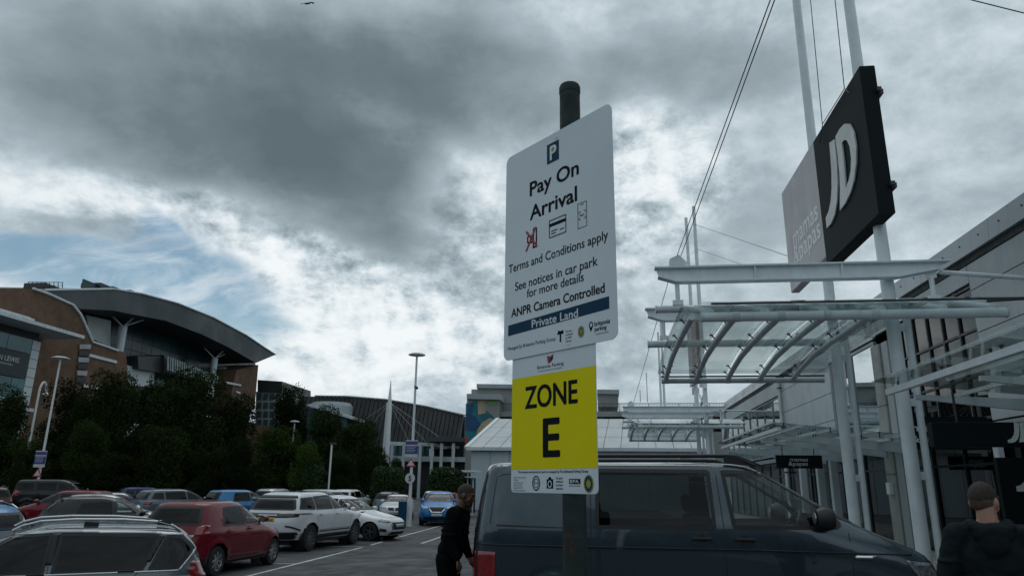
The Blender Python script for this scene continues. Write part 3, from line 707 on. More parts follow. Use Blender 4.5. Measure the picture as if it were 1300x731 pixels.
def ink(name, s, u, z, w, cap, mt='sign_text', bold=.018, par=p1, d=.0008):
    mb = MB()
    if bold < .012: lettering(mb, s, lambda a, b, c: SP(a, b, d), u, z, w, cap, 0)
    else:            # heavier stroke: a few prints laid over each other
        e = bold*cap*.95
        for k_, (ex, ez) in enumerate(((0, 0), (e, 0), (-e, 0), (0, e*.8), (0, -e*.8), (e*.7, e*.6), (-e*.7, e*.6), (e*.7, -e*.6), (-e*.7, -e*.6))):
            lettering(mb, s, lambda a, b, c: SP(a+ex, b+ez, d+k_*.00004), u+e, z+e*.8, w-2*e, cap-1.6*e, 0)
    return mb.build(name, mt, par)
def poly(name, pts, mt, par=p1, d=.0007): return MB().add([SP(u, z, d) for u, z in pts], [tuple(range(len(pts)))]).build(name, mt, par)
def ringp(mb, cu, cz, ru, rz, wd, d, n=28):
    vs = [SP(cu+k*math.cos(2*math.pi*i/n), cz+q*math.sin(2*math.pi*i/n), d) for k, q in ((ru, rz), (ru-wd, rz-wd)) for i in range(n)]
    return mb.add(vs, [(i, (i+1) % n, n+(i+1) % n, n+i) for i in range(n)])
def strokes(name, segs, w, mt, par=p1, d=.0009):
    mb = MB()
    for (a, b), (c, e) in segs:
        L = math.hypot(c-a, e-b); nx, nz = -(e-b)/L*w/2, (c-a)/L*w/2
        mb.add([SP(a+nx, b+nz, d), SP(c+nx, e+nz, d), SP(c-nx, e-nz, d), SP(a-nx, b-nz, d)], [(0, 1, 2, 3)])
    return mb.build(name, mt, par)
for u_, z_ in ((.36, 3.215), (.36, 2.66), (.425, 2.262)):
    MB().tube(SP(u_, z_, .0002), SP(u_, z_, .0022), .0065, n=10).build('rivet', 'sign_face', p1)
# P symbol
poly('parking_symbol', [(.298, 3.102), (.378, 3.102), (.378, 3.199), (.298, 3.199)], 'sign_navy')
ink('parking_letter', 'P', .318, 3.115, .045, .07, 'sign_white', .035, d=.0013)
mb = MB(); mb.add([SP(.338+.009*math.cos(i), 3.164+.011*math.sin(i), .0017) for i in [k*2*math.pi/14 for k in range(14)]], [tuple(range(14))]); mb.build('parking_dot', 'sign_gold', p1)
ink('lettering', 'Pay On', .178, 2.986, .325, .070, bold=.035)
ink('lettering', 'Arrival', .180, 2.868, .310, .070, bold=.035)
# coin machine crossed out, card, phone
strokes('machine_symbol', [((.205, 2.733), (.205, 2.822)), ((.205, 2.822), (.226, 2.822)), ((.226, 2.822), (.226, 2.733)), ((.226, 2.733), (.2, 2.733)), ((.165, 2.795), (.165, 2.765)), ((.165, 2.795), (.2, 2.79)), ((.165, 2.765), (.2, 2.76))], .008, 'sign_text')
strokes('red_cross', [((.155, 2.822), (.232, 2.730)), ((.222, 2.826), (.154, 2.726))], .011, 'sign_red', d=.0014)
def frame(x0, x1, z0, z1): return [((x0, z0), (x1, z0)), ((x1, z0), (x1, z1)), ((x1, z1), (x0, z1)), ((x0, z1), (x0, z0))]
strokes('card_symbol', frame(.313, .419, 2.748, 2.827)+[((.325, 2.775), (.365, 2.775)), ((.325, 2.763), (.355, 2.763)), ((.38, 2.769), (.408, 2.769))], .0045, 'sign_text')
poly('card_stripe', [(.315, 2.797), (.417, 2.797), (.417, 2.812), (.315, 2.812)], 'sign_text')
strokes('phone_symbol', frame(.493, .545, 2.740, 2.850)+[((.51, 2.842), (.528, 2.842))]+[((.500, 2.812), (.510, 2.812)), ((.500, 2.812), (.500, 2.802)), ((.538, 2.812), (.528, 2.812)), ((.538, 2.812), (.538, 2.802)), ((.500, 2.778), (.510, 2.778)), ((.500, 2.778), (.500, 2.788)), ((.538, 2.778), (.528, 2.778)), ((.538, 2.778), (.538, 2.788))], .0028, 'sign_text')
ink('lettering', 'PAY', .506, 2.789, .026, .011, 'sign_red', .03)
ink('lettering', 'Terms and Conditions apply', .029, 2.650, .634, .040, bold=.012)
ink('lettering', 'See notices in car park', .078, 2.556, .524, .040, bold=.012)
ink('lettering', 'for more details', .162, 2.508, .360, .038, bold=.012)
ink('lettering', 'ANPR Camera Controlled', .052, 2.436, .586, .040, bold=.03)
poly('blue_band', [(.031, 2.354), (.660, 2.366), (.660, 2.416), (.031, 2.403)], 'sign_navy')
ink('lettering', 'Private Land', .197, 2.364, .290, .036, 'sign_white', .022, d=.0014)
ink('lettering', 'Managed by Britannia Parking Group', .029, 2.288, .320, .016, bold=.008)
strokes('safety_symbol', [((.362, 2.312), (.398, 2.320)), ((.366, 2.322), (.398, 2.311)), ((.380, 2.313), (.380, 2.276))], .009, 'sign_text')
for i in range(4): ink('lettering', ('This site is', 'monitored', 'by ANPR', 'cameras')[i], .411, 2.310-.0135*i, (.04, .044, .036, .034)[i], .009, bold=.01)
mb = MB(); mb.add([SP(.502+.018*math.cos(k*2*math.pi/24), 2.300+.024*math.sin(k*2*math.pi/24), .0008) for k in range(24)], [tuple(range(24))]); mb.build('badge', 'sign_green', p1)
mb = MB(); ringp(mb, .502, 2.3, .017, .0225, .005, .0013); mb.add([SP(.502+.007*math.cos(k*2*math.pi/12), 2.300+.009*math.sin(k*2*math.pi/12), .0013) for k in range(12)], [tuple(range(12))]); mb.build('badge_ring', 'sign_gold', p1)
mb = MB(); ringp(mb, .559, 2.318, .0115, .014, .0045, .0009); mb.add([SP(.549, 2.310, .0009), SP(.569, 2.310, .0009), SP(.557, 2.290, .0009)], [(0, 1, 2)]); mb.build('pin_symbol', 'sign_text', p1)
ink('lettering', 'britannia', .578, 2.309, .084, .019, bold=.016)
ink('lettering', 'parking', .578, 2.289, .064, .017, bold=.016)
ink('lettering', 'making parking easier', .582, 2.274, .072, .006, bold=.004)
# zone sign: yellow field, letters, small print
poly('yellow_field', [(.0585, 1.770), (.5735, 1.770), (.5735, 2.156), (.0585, 2.156)], 'sign_yellow', p2, -.0045)
ink('lettering', 'ZONE', .148, 2.019, .325, .094, 'sign_text', .035, p2, -.0038)
ink('lettering', 'E', .264, 1.815, .105, .157, 'sign_text', .035, p2, -.0038)
poly('logo_mark', [(.296, 2.197), (.318, 2.203), (.331, 2.234), (.309, 2.226), (.290, 2.231)], 'sign_red', p2, -.0045)
poly('logo_mark', [(.305, 2.203), (.326, 2.212), (.330, 2.226), (.312, 2.220)], 'sign_navy', p2, -.004)
ink('lettering', 'Britannia Parking', .228, 2.181, .164, .014, 'sign_text', .004, p2, -.0045)
ink('lettering', 'YOU ARE IN CONTROL OF YOUR PARKING', .232, 2.168, .150, .0055, 'sign_text', .004, p2, -.0045)
ink('lettering', 'This camera monitored car park is managed by The Britannia Parking Group', .104, 1.7545, .42, .0095, 'sign_text', .012, p2, -.0045)
for i, s_ in enumerate(('Britannia Parking Group', 'PO Box', 'County Gates House', '300 Poole Road', 'Poole BH12 1AZ', 'britannia-parking.co.uk')):
    ink('lettering', s_, .076, 1.734-.0105*i, (.08, .03, .065, .055, .06, .078)[i], .006, 'sign_text', .004, p2, -.0045)
mb = MB(); ringp(mb, .222, 1.714, .024, .030, .005, -.0045); ringp(mb, .222, 1.714, .015, .019, .003, -.0045); mb.build('round_logo', 'sign_text', p2)
ink('lettering', 'CPA', .212, 1.710, .020, .009, 'sign_text', .01, p2, -.0045)
poly('camera_symbol', [(.287, 1.694), (.326, 1.694), (.326, 1.730), (.316, 1.730), (.312, 1.738), (.300, 1.738), (.297, 1.730), (.287, 1.730)], 'sign_text', p2, -.0045)
mb = MB(); ringp(mb, .3065, 1.711, .012, .014, .004, -.004); mb.build('camera_lens', 'sign_face', p2)
for i, s_ in enumerate(('Car park', 'monitored', 'by camera', 'systems')): ink('lettering', s_, .342, 1.730-.013*i, .040, .0085, 'sign_text', .014, p2, -.0045)
poly('association_logo', [(.418, 1.712), (.481, 1.712), (.481, 1.731), (.418, 1.731)], 'sign_text', p2, -.0045)
ink('lettering', 'BPA', .424, 1.7155, .05, .012, 'sign_white', .02, p2, -.004)
ink('lettering', 'BRITISH PARKING', .418, 1.702, .062, .005, 'sign_text', .004, p2, -.0045)
mb = MB(); mb.add([SP(.525+.026*math.cos(k*2*math.pi/28), 1.713+.033*math.sin(k*2*math.pi/28), -.0046) for k in range(28)], [tuple(range(28))]); mb.build('badge', 'sign_navy', p2)
mb = MB(); ringp(mb, .525, 1.713, .0255, .0325, .004, -.0041)
st8 = [SP(.525+(.016 if k % 2 else .010)*math.cos(k*math.pi/8), 1.713+(.020 if k % 2 else .012)*math.sin(k*math.pi/8), -.0041) for k in range(16)]
mb.add(st8, [tuple(range(16))]); mb.build('badge_star', 'sign_gold', p2)
# ================================================================== LAMP POSTS
def lamp(x, y, h, label, head=.42, signs=True, g='tall car park lamp posts'):
    T = thing('lamp_post', label, 'lamp post', (x, y, gz(x)), g); z0 = gz(x)
    MB().tube((x, y, z0-.1), (x, y, z0+1.3), .11, n=14).tube((x, y, z0+1.3), (x, y, h), .075, .05, n=14).build('pole', 'lamp_white', T, smooth=True)
    MB().lathe([(.05, h-.06), (.10, h-.02), (head, h+.03), (head, h+.07), (head*.6, h+.14), (.06, h+.17)], 'z', (x, y, 0), 24).build('lamp_head', 'lamp_white', T, smooth=True)
    MB().box(x-.06, x+.06, y-.13, y-.11, z0+.4, z0+.9).build('access_door', 'white_steel2', T)
    return T
MT['lamp_white'] = mat('lamp post paint', (.66, .70, .71), .45, var=.06, streak=.3)
MT['bay_blue'] = mat('bay sign blue', (.012, .05, .20), .45); MT['bay_purple'] = mat('bay sign purple', (.07, .05, .22), .45)
def lamp_signs(x, y, T, s=1.0, zc=2.9):
    # white backing boards with blue notice, small print bars, warning triangle, roundel
    MB().box(x-.32*s, x+.32*s, y-.16, y-.14, zc-.42*s, zc+.42*s).build('notice_board', 'plate_w', T)
    MB().box(x-.32*s, x+.32*s, y-.168, y-.162, zc-.26*s, zc+.14*s).build('notice_panel', 'bay_blue', T)
    MB().box(x-.32*s, x+.32*s, y-.168, y-.162, zc+.20*s, zc+.37*s).build('notice_panel', 'bay_purple', T)
    mb = MB()
    for k in range(4): mb.box(x-.26*s, x+(.22-.05*(k % 2))*s, y-.172, y-.17, zc+(.08-.08*k)*s, zc+(.10-.08*k)*s)
    mb.build('notice_print', 'plate_w', T, kind='stuff')
    zt = zc-.75*s
    MB().prism([(x-.27*s, y-.15, zt-.14*s), (x+.27*s, y-.15, zt-.14*s), (x, y-.15, zt+.30*s)], (0, -.012, 0)).build('warning_triangle', 'sign_red', T)
    MB().prism([(x-.18*s, y-.166, zt-.09*s), (x+.18*s, y-.166, zt-.09*s), (x, y-.166, zt+.20*s)], (0, -.006, 0)).build('triangle_face', 'plate_w', T)
T = lamp(-9.15, 34.4, 7.95, 'tall white lamp post with blue notices, warning triangle and round 5 sign')
lamp_signs(-9.15, 34.4, T, .95, 3.40)
MB().tube((-9.15, 34.22, 2.02), (-9.15, 34.20, 2.02), .24, n=24).build('speed_roundel', 'plate_w', T)
lettering(MB(), '5', lambda u, v, d: (-9.15+u, 34.19, 2.02+v), -.07, -.12, .14, .24, .03).build('lettering', 'print', T)
MB().box(-9.62, -9.27, 34.1, 34.45, gz(-9)-.0, .95).build('blue_bin', 'bay_navy' if 'bay_navy' in MT else 'sign_navy', T)
MB().box(-9.26, -9.04, 34.29, 34.51, gz(-9), 1.0).build('post_sleeve', 'lamp_white', T)
MB().tube((-9.15+.02, 34.3, 6.4), (-9.0, 34.15, 6.3), .07, n=8).build('camera', 'dark_steel', T)
T = lamp(-33.4, 40., 9.0, 'tall white lamp post with blue notices at the far left, in front of the trees', .5)
lamp_signs(-33.4, 40, T, 1.15, 2.95)
lamp(-26.6, 60, onY(412, 536, 60).z, 'shorter white lamp post standing clear in front of the green trees, left of centre', .42)
T = thing('lamp_post', 'thin pale post with a camera on top, right of the short lamp post', 'camera post', (*onZ(419, 616, -.2).xy, 0))
pb = onY(418.5, 600, 50); pt = onY(423, 563, 50)
T.location = (pb.x, 50, -.2)
MB().tube((pb.x, 50, -.2), (pb.x, 50, pt.z), .07, n=10).build('pole', 'lamp_white', T, smooth=True)
MB().box(pb.x-.15, pb.x+.3, 49.9, 50.1, pt.z-.05, pt.z+.1).build('camera', 'dark_steel', T)
a = onX(40, 548, -50); h = onX(52, 484, -50).z
T = thing('street_lamp', 'swan neck street lamp in front of the brick department store', 'street lamp', (-50, a.y, 0))
pts = [(-50, a.y, 0), (-50, a.y, h-.9)]+[(-50, a.y+.8*(1-math.cos(t_))/2*2*.5, h-.9+.9*math.sin(t_)) for t_ in [math.pi*k/8 for k in range(1, 9)]]
MB().path(pts, .09, n=8).build('pole', 'lamp_white', T, smooth=True)
MB().lathe([(.06, h-.8), (.3, h-1.05), (.2, h-1.2), (.05, h-1.25)], 'z', (-50, a.y+.8, 0), 12).build('lamp_shade', 'lamp_white', T)
# ================================================================== DEPARTMENT STORE (left)
def onx(X_, pts, dz=0): return [onX(a, b, X_)+Vector((0, 0, dz)) for a, b in pts]
MT['jl_panel'] = mat('store cladding', (.52, .57, .59), .5, var=.06, vscale=.2, streak=.2)
T = thing('department_store', 'pale clad department store block with a dark JOHN LEWIS sign at the left edge', 'shop building', (-60, 50, 0))
XJ = -60.
yE = 68.7
MB().box(XJ-.3, -92, 20, yE-.25, -.2, 16.2).build('core', 'jl_panel', T)
MB().box(XJ-1.5, -92, 20, yE-.4, 17.4, 18.8).build('roof_parapet', 'jl_panel', T)
MB().prism([(XJ+3.0, 20, 16.95), (XJ+3.0, 71.2, 16.95), (XJ-6, 71.2, 16.95), (XJ-6, 20, 16.95)], (0, 0, .35)).build('ledge', 'white_steel2', T)
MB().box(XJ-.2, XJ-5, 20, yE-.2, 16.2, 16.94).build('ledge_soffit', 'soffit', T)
def jl(y0, y1, z0, z1, dy, dz, mt, x=XJ, th=.15, gap=.03, nm='wall_panel'):
    ny = max(1, round((y1-y0)/dy)); nz = max(1, round((z1-z0)/dz))
    for i in range(ny):
        for j in range(nz):
            MB().box(x, x-th, y0+(y1-y0)*i/ny+gap, y0+(y1-y0)*(i+1)/ny-gap, z0+(z1-z0)*j/nz+gap, z0+(z1-z0)*(j+1)/nz-gap).build(nm, mt, T)
jl(48.5, 67.5, 14.6, 16.1, 3.1, 1.5, 'far_teal', nm='window_pane')
jl(48.5, 67.5, 9.9, 11.9, 1.7, .98, 'far_teal', nm='window_pane')
jl(48.5, 67.5, 7.3, 9.85, 1.7, .85, 'jl_panel')
jl(67.55, yE, 7.3, 16.1, 1.2, 1.0, 'jl_panel')
MB().box(XJ-1.49, XJ-1.40, 20, yE-.4, 17.45, 18.75)
for i in range(13): MB().box(XJ-1.38, XJ-1.5, 48+1.6*i+.03, 48+1.6*(i+1)-.03, 17.45, 18.7).build('wall_panel', 'jl_panel', T)
MT['jl_sign'] = mat('dark store sign', (.012, .03, .036), .5)
MB().box(XJ+.1, XJ-.1, 50, 67.4, 11.95, 14.55).build('sign_panel', 'jl_sign', T)
PJ = lambda u, v, d: (XJ+.12, 58.3+u, 13.05+v)
MB_ = MB(); lettering(MB_, 'JOHN LEWIS', PJ, 3.9, .35, 3.9, .50, .0); MB_.build('lettering', 'letter_w', T)
MB_ = MB(); lettering(MB_, '& PARTNERS', PJ, 5.2, -.05, 1.9, .18, .0); MB_.build('lettering', 'letter_w', T)
MB().box(XJ+.4, XJ-.4, 20, 68.2, 6.9, 7.25).build('ledge', 'white_steel2', T)
for y in (61.5, 67.2): MB().tube((XJ-.2, y, -.2), (XJ-.2, y, 6.9), .45, n=16).build('column', 'white_steel2', T, smooth=True)
# arched roof hall behind
T = thing('arched_roof_hall', 'brick hall with a huge curved overhanging grey roof and dark glass wall on the left', 'building', (-62, 90, 0))
XB = -62.
bw = [(-30, 366), (0, 366), (42, 366), (60, 372), (93, 387), (103, 400), (118, 433), (160, 448), (162, 470), (160, 640), (-30, 640)]
MB().prism(onx(XB, bw), (-14, 0, 0)).build('brick_wall', 'brick_core', T)
MB().path(onx(XB+.1, [(42, 366), (60, 372), (93, 387), (103, 400), (118, 434), (150, 445)]), .16, n=6).build('verge_trim', 'white_steel2', T)
for (p, q) in (((111, 450), (148, 460)), ((106, 489), (124, 494)), ((30, 519), (42, 523))):
    a, b = onx(XB+.1, [p, q]); MB().obox(a, (a.x, b.y, a.z), .1, .35).build('stone_band', 'white_steel2', T)
q_ = onx(XB+.12, [(101, 436), (115, 436), (108, 487), (96, 486)])
for k in range(6):
    t0, t1 = k/6+.02, (k+1)/6-.03
    A_ = q_[0].lerp(q_[3], t0); B_ = q_[1].lerp(q_[2], t0); C_ = q_[1].lerp(q_[2], t1); D_ = q_[0].lerp(q_[3], t1)
    MB().prism([A_, B_, C_, D_], (.1, 0, 0)).build('louvre', 'panel2' if k % 2 == 0 else 'soffit', T)
# the lens shaped eaves fascia
top = [(57, 368), (90, 367.5), (126, 367), (144, 366.6), (180.5, 372.6), (225.6, 384.7), (270.8, 402.7), (312.9, 425.3), (336, 441), (350, 450)]
bot = [(325, 460.5), (289, 440), (255.7, 424), (210.6, 407), (168.5, 399), (144, 394), (102, 392), (78, 384)]
XR = -62.6
MT['roof_grey'] = mat('eaves cladding', (.040, .054, .062), .5, var=.08, vscale=.1, streak=.15)
MB().prism(onx(XR, top+bot), (-.6, 0, 0)).build('eaves_fascia', 'roof_grey', T)
MB().path(onx(XR+.12, top), .13, n=6).build('eaves_gutter', 'white_steel2', T)
tp = onx(XR, top); bp = onx(XR, bot)
vs = tp+[p+Vector((-32, 0, 1.2)) for p in tp]; n_ = len(tp)
MB().add(vs, [(i, i+1, n_+i+1, n_+i) for i in range(n_-1)]).build('roof_sheet', 'roof_grey', T)
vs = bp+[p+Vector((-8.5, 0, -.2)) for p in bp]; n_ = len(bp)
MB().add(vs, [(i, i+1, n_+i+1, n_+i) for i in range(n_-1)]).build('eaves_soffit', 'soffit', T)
for p in ((85, 363), (150, 362.5), (165, 367), (185, 371)):
    a = onX(*p, XR-6); MB().box(a.x, a.x-3, a.y-3.5, a.y+3.5, a.z-1.2, a.z-.55).build('roof_unit', 'dark_steel', T)
mb = MB()
for k in range(9):
    a = onX(36+5.4*k, 367, XR-6); b = onX(36+5.4*k, 358, XR-6); mb.tube(a, b, .05, n=5)
mb.obox(onX(36, 358, XR-6), onX(80, 358.5, XR-6), .08, .08).obox(onX(36, 362, XR-6), onX(80, 362.5, XR-6), .06, .06)
mb.build('roof_railing', 'dark_steel', T)
# recessed glass wall with mullion grid
XG = -69.
gl_ = [(104, 395), (150, 392), (205, 402), (262, 424), (300, 445), (322, 462), (300, 500), (280, 520), (150, 520), (150, 440), (118, 428)]
MB().prism(onx(XG-.4, gl_), (-.5, 0, 0)).build('dark_back', 'shop_dark', T)
MT['hall_glass'] = mat('hall glass', (.012, .040, .046), .22, spec=.35, var=.5, vscale=.12)
P0 = onX(150, 440, XG)
y = 84.0
while y < 134:
    z = 10.
    while z < 27.5:
        MB().box(XG, XG-.1, y+.04, y+2.4-.04, z+.04, z+1.5-.04).build('window_pane', 'hall_glass', T)
        z += 1.5
    y += 2.4
for pts_, mt_ in (([(110, 400), (141, 407), (140, 440), (113, 428)], 'jl_panel'), ([(154, 462), (196, 470), (196, 492), (155, 488)], 'jl_panel'), ([(285, 466), (300, 470), (290, 500), (280, 492)], 'jl_panel')):
    MB().prism(onx(-67.5, pts_), (-1.2, 0, 0)).build('clad_wall', mt_, T)
MB().prism(onx(-66.5, [(175, 452), (213, 452), (213, 474), (176, 468)]), (-4, 0, 0)).build('balcony_box', 'dark_steel', T)
a, b, c, d = onx(-65.5, [(213, 452), (276, 477), (276, 487), (213, 470)])
for k in range(24):
    p = a.lerp(b, k/23); q = d.lerp(c, k/23); MB().obox(q, p, .35, .12, up=(1, 0, 0)).build('balcony_fin', 'far_teal' if k % 2 else 'panel2', T)
MB().prism([a+Vector((-.6, 0, .2)), b+Vector((-.6, 0, .2)), c+Vector((-.6, 0, -.2)), d+Vector((-.6, 0, -.2))], (-3, 0, 0)).build('balcony_wall', 'dark_steel', T)
for (tp_, bt_, w_) in (((155, 414), (151, 447), .55), ((273, 455), (271, 468), .55)):
    a = onX(*bt_, -66.); b = onX(*tp_, -66.); b.y = a.y
    MB().tube((a.x, a.y, a.z-6), b, w_, n=14).build('column', 'white_steel2', T, smooth=True)
    for dy, dx_ in ((-4.5, -2), (5.5, 2), (.5, 3.)): MB().tube(b, b+Vector((dx_, dy, 3.2)), .11, n=8).build('column_strut', 'white_steel2', T)
MB().prism(onx(-64., [(300, 470), (328, 463), (323, 520), (289, 520)]), (-10, 0, 0)).build('brick_wall', 'brick_core', T)
for (p, q) in (((286, 485), (306, 489)), ((300, 497), (305, 499))):
    a, b = onx(-63.8, [p, q]); MB().obox(a, b, .1, .3).build('stone_band', 'white_steel2', T)
# lower wing behind the trees
MB().box(-62, -80, 118, 150, -.2, 12.).build('rear_wing', 'brick_core', T)
# ================================================================== FAR BUILDINGS (centre)
def ony(Y_, pts): return [onY(a, b, Y_) for a, b in pts]
T = thing('office_block', 'grey office block with dark plant room right behind the arched roof', 'building', (-60, 130, 0))
MB().prism(ony(130, [(325, 497), (358, 497), (356, 640), (322, 640)]), (0, 20, 0)).build('wall', 'panel2', T)
MB().prism(ony(129.5, [(327, 482), (358, 484), (358, 497), (327, 497)]), (0, 14, 0)).build('plant_room', 'dark_steel', T)
for i in range(4):
    for j in range(3):
        a = onY(329+8*j, 503+11*i, 129.8); MB().box(a.x-.4, a.x+.45, 129.7, 129.95, a.z-.6, a.z+.5).build('window', 'far_teal', T)
# black fan shaped arena roof
T = thing('arena', 'large dark ribbed arena with a low curved roof in the centre background', 'building', (-38, 120, 0))
MT['arena'] = mat('black ribbed cladding', (.010, .012, .013), .6, var=.2, vscale=.1)
tops = [(375, 503), (400, 503), (440, 503.5), (490, 507.5), (540, 516), (592, 528)]
tt = ony(120, tops)
# standing seams: each roof bay its own sheet
dn = []
for i in range(40):
    px = 380+i*5.35; py = np.interp(px, [t_[0] for t_ in tops], [t_[1] for t_ in tops])
    dn.append(onY(px, py, 120))
for a, b in zip(dn, dn[1:]):
    MB().prism([(a.x+.06, 120, a.z), (b.x-.06, 120, b.z), (b.x-.06, 116, 7.5), (a.x+.06, 116, 7.5)], (0, 1.0, 0)).build('roof_bay', 'arena', T)
MB().prism([dn[0]+Vector((0, 1, -.05)), dn[-1]+Vector((0, 1, -.05)), Vector((dn[-1].x, 121, 0)), Vector((dn[0].x, 121, 0))], (0, 40, 0)).build('body', 'arena', T)
MB().path([p+Vector((0, -.1, .1)) for p in tt[1:]], .12, n=5).build('roof_edge', 'panel2', T)
# pale glazed concourse in front of it
MB().prism(ony(104, [(487, 560), (552, 562), (552, 566), (487, 565)]), (0, 8, 0)).build('concourse_roof', 'white_steel2', T)
MB().prism(ony(105, [(490, 566), (545, 567), (545, 582), (490, 582)]), (0, 3, 0)).build('concourse_glass', 'far_teal', T)
MB().prism(ony(104.5, [(490, 578), (600, 580), (600, 586), (490, 585)]), (0, 5, 0)).build('concourse_wall', 'panel', T)
MB().prism(ony(103, [(540, 556), (565, 553), (600, 556), (600, 560), (540, 560)]), (0, 12, 0)).build('entrance_roof', 'roof_grey', T)
MB().prism(ony(106, [(487, 586), (600, 586), (600, 620), (487, 620)]), (0, 3, 0)).build('dark_base', 'shop_dark', T)
for px in (497, 512, 533, 548, 560, 575):
    a = onY(px, 583, 103.5); MB().box(a.x-.2, a.x+.2, 103.4, 103.7, -.2, a.z+2.3).build('column', 'panel', T)
# far canopy roof left of the mast
T = thing('canopy_roof', 'pale sloping entrance canopy left of the tall white spire', 'canopy', (-44, 112, 0))
MB().prism(ony(112, [(388, 514), (395, 512), (448, 529), (447, 532)]), (0, 7, 0)).build('roof_plate', 'white_steel2', T)
MB().prism(ony(113, [(392, 517), (440, 531), (440, 545), (388, 545)]), (0, 4, 0)).build('wall', 'far_teal', T)
T = thing('rotunda', 'low pale round roof structure behind the trees left of the spire', 'building', (-47, 116, 0))
a = onY(418, 520, 117)
MB().lathe([(3.6, a.z-3), (3.6, a.z+.6), (3.2, a.z+1.2), (.5, a.z+1.4)], 'z', (a.x, 118, 0), 24).build('drum', 'panel2', T)
# white spire with stays
T = thing('spire_mast', 'tall tapering white spire mast with stays in front of the dark arena', 'mast', (onY(489, 600, 100).x, 100, 0))
a = onY(489.5, 600, 100); zt = onY(494, 482, 100).z; xt = a.x
MB().tube((xt, 100, -.2), (xt, 100, zt*.74), .42, .36, n=12).tube((xt, 100, zt*.74), (xt, 100, zt), .36, .03, n=12).build('spire', 'lamp_white', T, smooth=True)
MB().tube((xt-.7, 100, -.2), (xt-.35, 100, zt*.8), .12, n=8).build('side_strut', 'lamp_white', T)
MB().obox((xt-.5, 100, zt*.78), (xt+.5, 100, zt*.78), .12, .12).build('crosshead', 'lamp_white', T)
for px, py in ((440, 548), (455, 560), (520, 562), (540, 560), (560, 556)):
    e = onY(px, py, 104); MB().tube((xt, 100, zt*.80), e, .045, n=5).build('stay', 'panel2', T)
# multi storey car park with mural tower
T = thing('multi_storey_car_park', 'concrete multi storey car park with a painted corner tower behind the zone sign', 'car park building', (0, 78, 0))
MT['mscp'] = mat('car park concrete', (.26, .27, .26), .8, var=.1, vscale=.3, streak=.45, dirt=.25)
MT['mural_teal'] = mat('mural teal', (.01, .16, .20), .6, var=.3, vscale=.4); MT['mural_blue'] = mat('mural blue', (.01, .06, .16), .6, var=.3, vscale=.4)
MT['mural_sand'] = mat('mural sand', (.40, .30, .20), .6, var=.2, vscale=.5); MT['mural_green'] = mat('mural green', (.16, .34, .05), .6, var=.2)
MT['mural_red'] = mat('mural red', (.45, .03, .04), .6)
YM = 78
MB().prism(ony(YM, [(593, 502), (633, 502), (633, 600), (590, 600)]), (0, 12, 0)).build('tower', 'mscp', T)
MB().prism(ony(YM-.6, [(592.5, 499.5), (635, 500), (635, 507), (592.5, 506)]), (0, 13, 0)).build('tower_cap', 'panel2', T)
MB().prism(ony(YM+3, [(606, 488), (800, 491), (800, 530), (606, 530)]), (0, 8, 0)).build('upper_block', 'mscp', T) if False else MB().prism(ony(YM+3, [(606, 488), (665, 489), (665, 530), (606, 530)]), (0, 8, 0)).build('upper_block', 'mscp', T)
MB().prism(ony(YM+2.6, [(605, 487), (666, 488), (666, 493), (605, 492)]), (0, 9, 0)).build('upper_cap', 'panel2', T)
MB().prism(ony(YM+3, [(598.5, 494), (606, 494), (606, 500), (598.5, 500)]), (0, 5, 0)).build('vent', 'panel2', T)
MB().prism(ony(YM+3, [(759, 495), (785, 495.5), (785, 516), (759, 516)]), (0, 6, 0)).build('stair_tower', 'mscp', T)
MB().prism(ony(YM+2.6, [(758, 494), (786, 494.5), (786, 500), (758, 499.5)]), (0, 7, 0)).build('stair_cap', 'panel2', T)
# decks
for za, zb, mt_ in ((522, 528.5, 'mscp'), (528.6, 533, 'shop_dark'), (533.2, 540, 'mscp'), (540.1, 547, 'shop_dark'), (547.1, 620, 'mscp')):
    a = onY(620, za, YM+1); b = onY(620, zb, YM+1); x0 = a.x; x1 = onY(1010, 520, YM+1).x
    MB().box(x0, x1, YM+1+(0 if mt_ == 'mscp' else 1.2), YM+14, b.z, a.z).build('deck' if mt_ == 'mscp' else 'dark_void', mt_, T)
a = onY(620, 522, YM+1); ztop = onY(620, 512, YM+1).z; x1 = onY(1010, 520, YM+1).x
MT['rail'] = mat('deck railing', (.07, .09, .10), .5, metal=.3)
x = a.x
while x < x1:
    MB().box(x, x+.08, YM+.96, YM+1.04, a.z, ztop).build('railing_post', 'rail', T); x += 1.6
MB().box(a.x, x1, YM+.95, YM+1.05, ztop-.06, ztop).build('handrail', 'rail', T)
mb = MB(); x = a.x
while x < x1: mb.box(x, x+.035, YM+.99, YM+1.01, a.z, ztop-.06); x += .16
mb.build('railing_bars', 'rail', T, kind='stuff')
mb = MB()
for k in range(12):
    xx = a.x+4+k*4.1; mb.box(xx, xx+.5, YM+2, YM+2.5, onY(620, 534, YM+1).z, onY(620, 528, YM+1).z)
mb.build('deck_column', 'mscp', T)
# mural colour fields on the tower, abstract
YQ = YM-.05
def mural(pts, mt_, k): MB().prism(ony(YQ-.03*k, pts), (0, .02, 0)).build('mural_field', mt_, T)
mural([(591.4, 512), (607, 509), (619, 522), (628, 530), (616, 548), (602, 560), (590.5, 562)], 'mural_teal', 0)
mural([(591.2, 525), (604, 528), (612, 541), (600, 548), (590.8, 545)], 'mural_blue', 1)
mural([(606, 508), (616, 507), (617, 524), (607, 526)], 'mural_sand', 1)
mural([(618, 508), (632.5, 509), (632, 512), (622, 514)], 'mural_green', 1)
mural([(590.5, 552), (594, 556), (593, 568), (590.5, 570)], 'mural_red', 2)
mural([(612, 536), (622, 530), (628, 533), (614, 548), (604, 556), (606, 545)], 'mural_sand', 2)
mural([(594, 514), (601, 512), (598, 530), (593, 533)], 'mural_blue', 2)
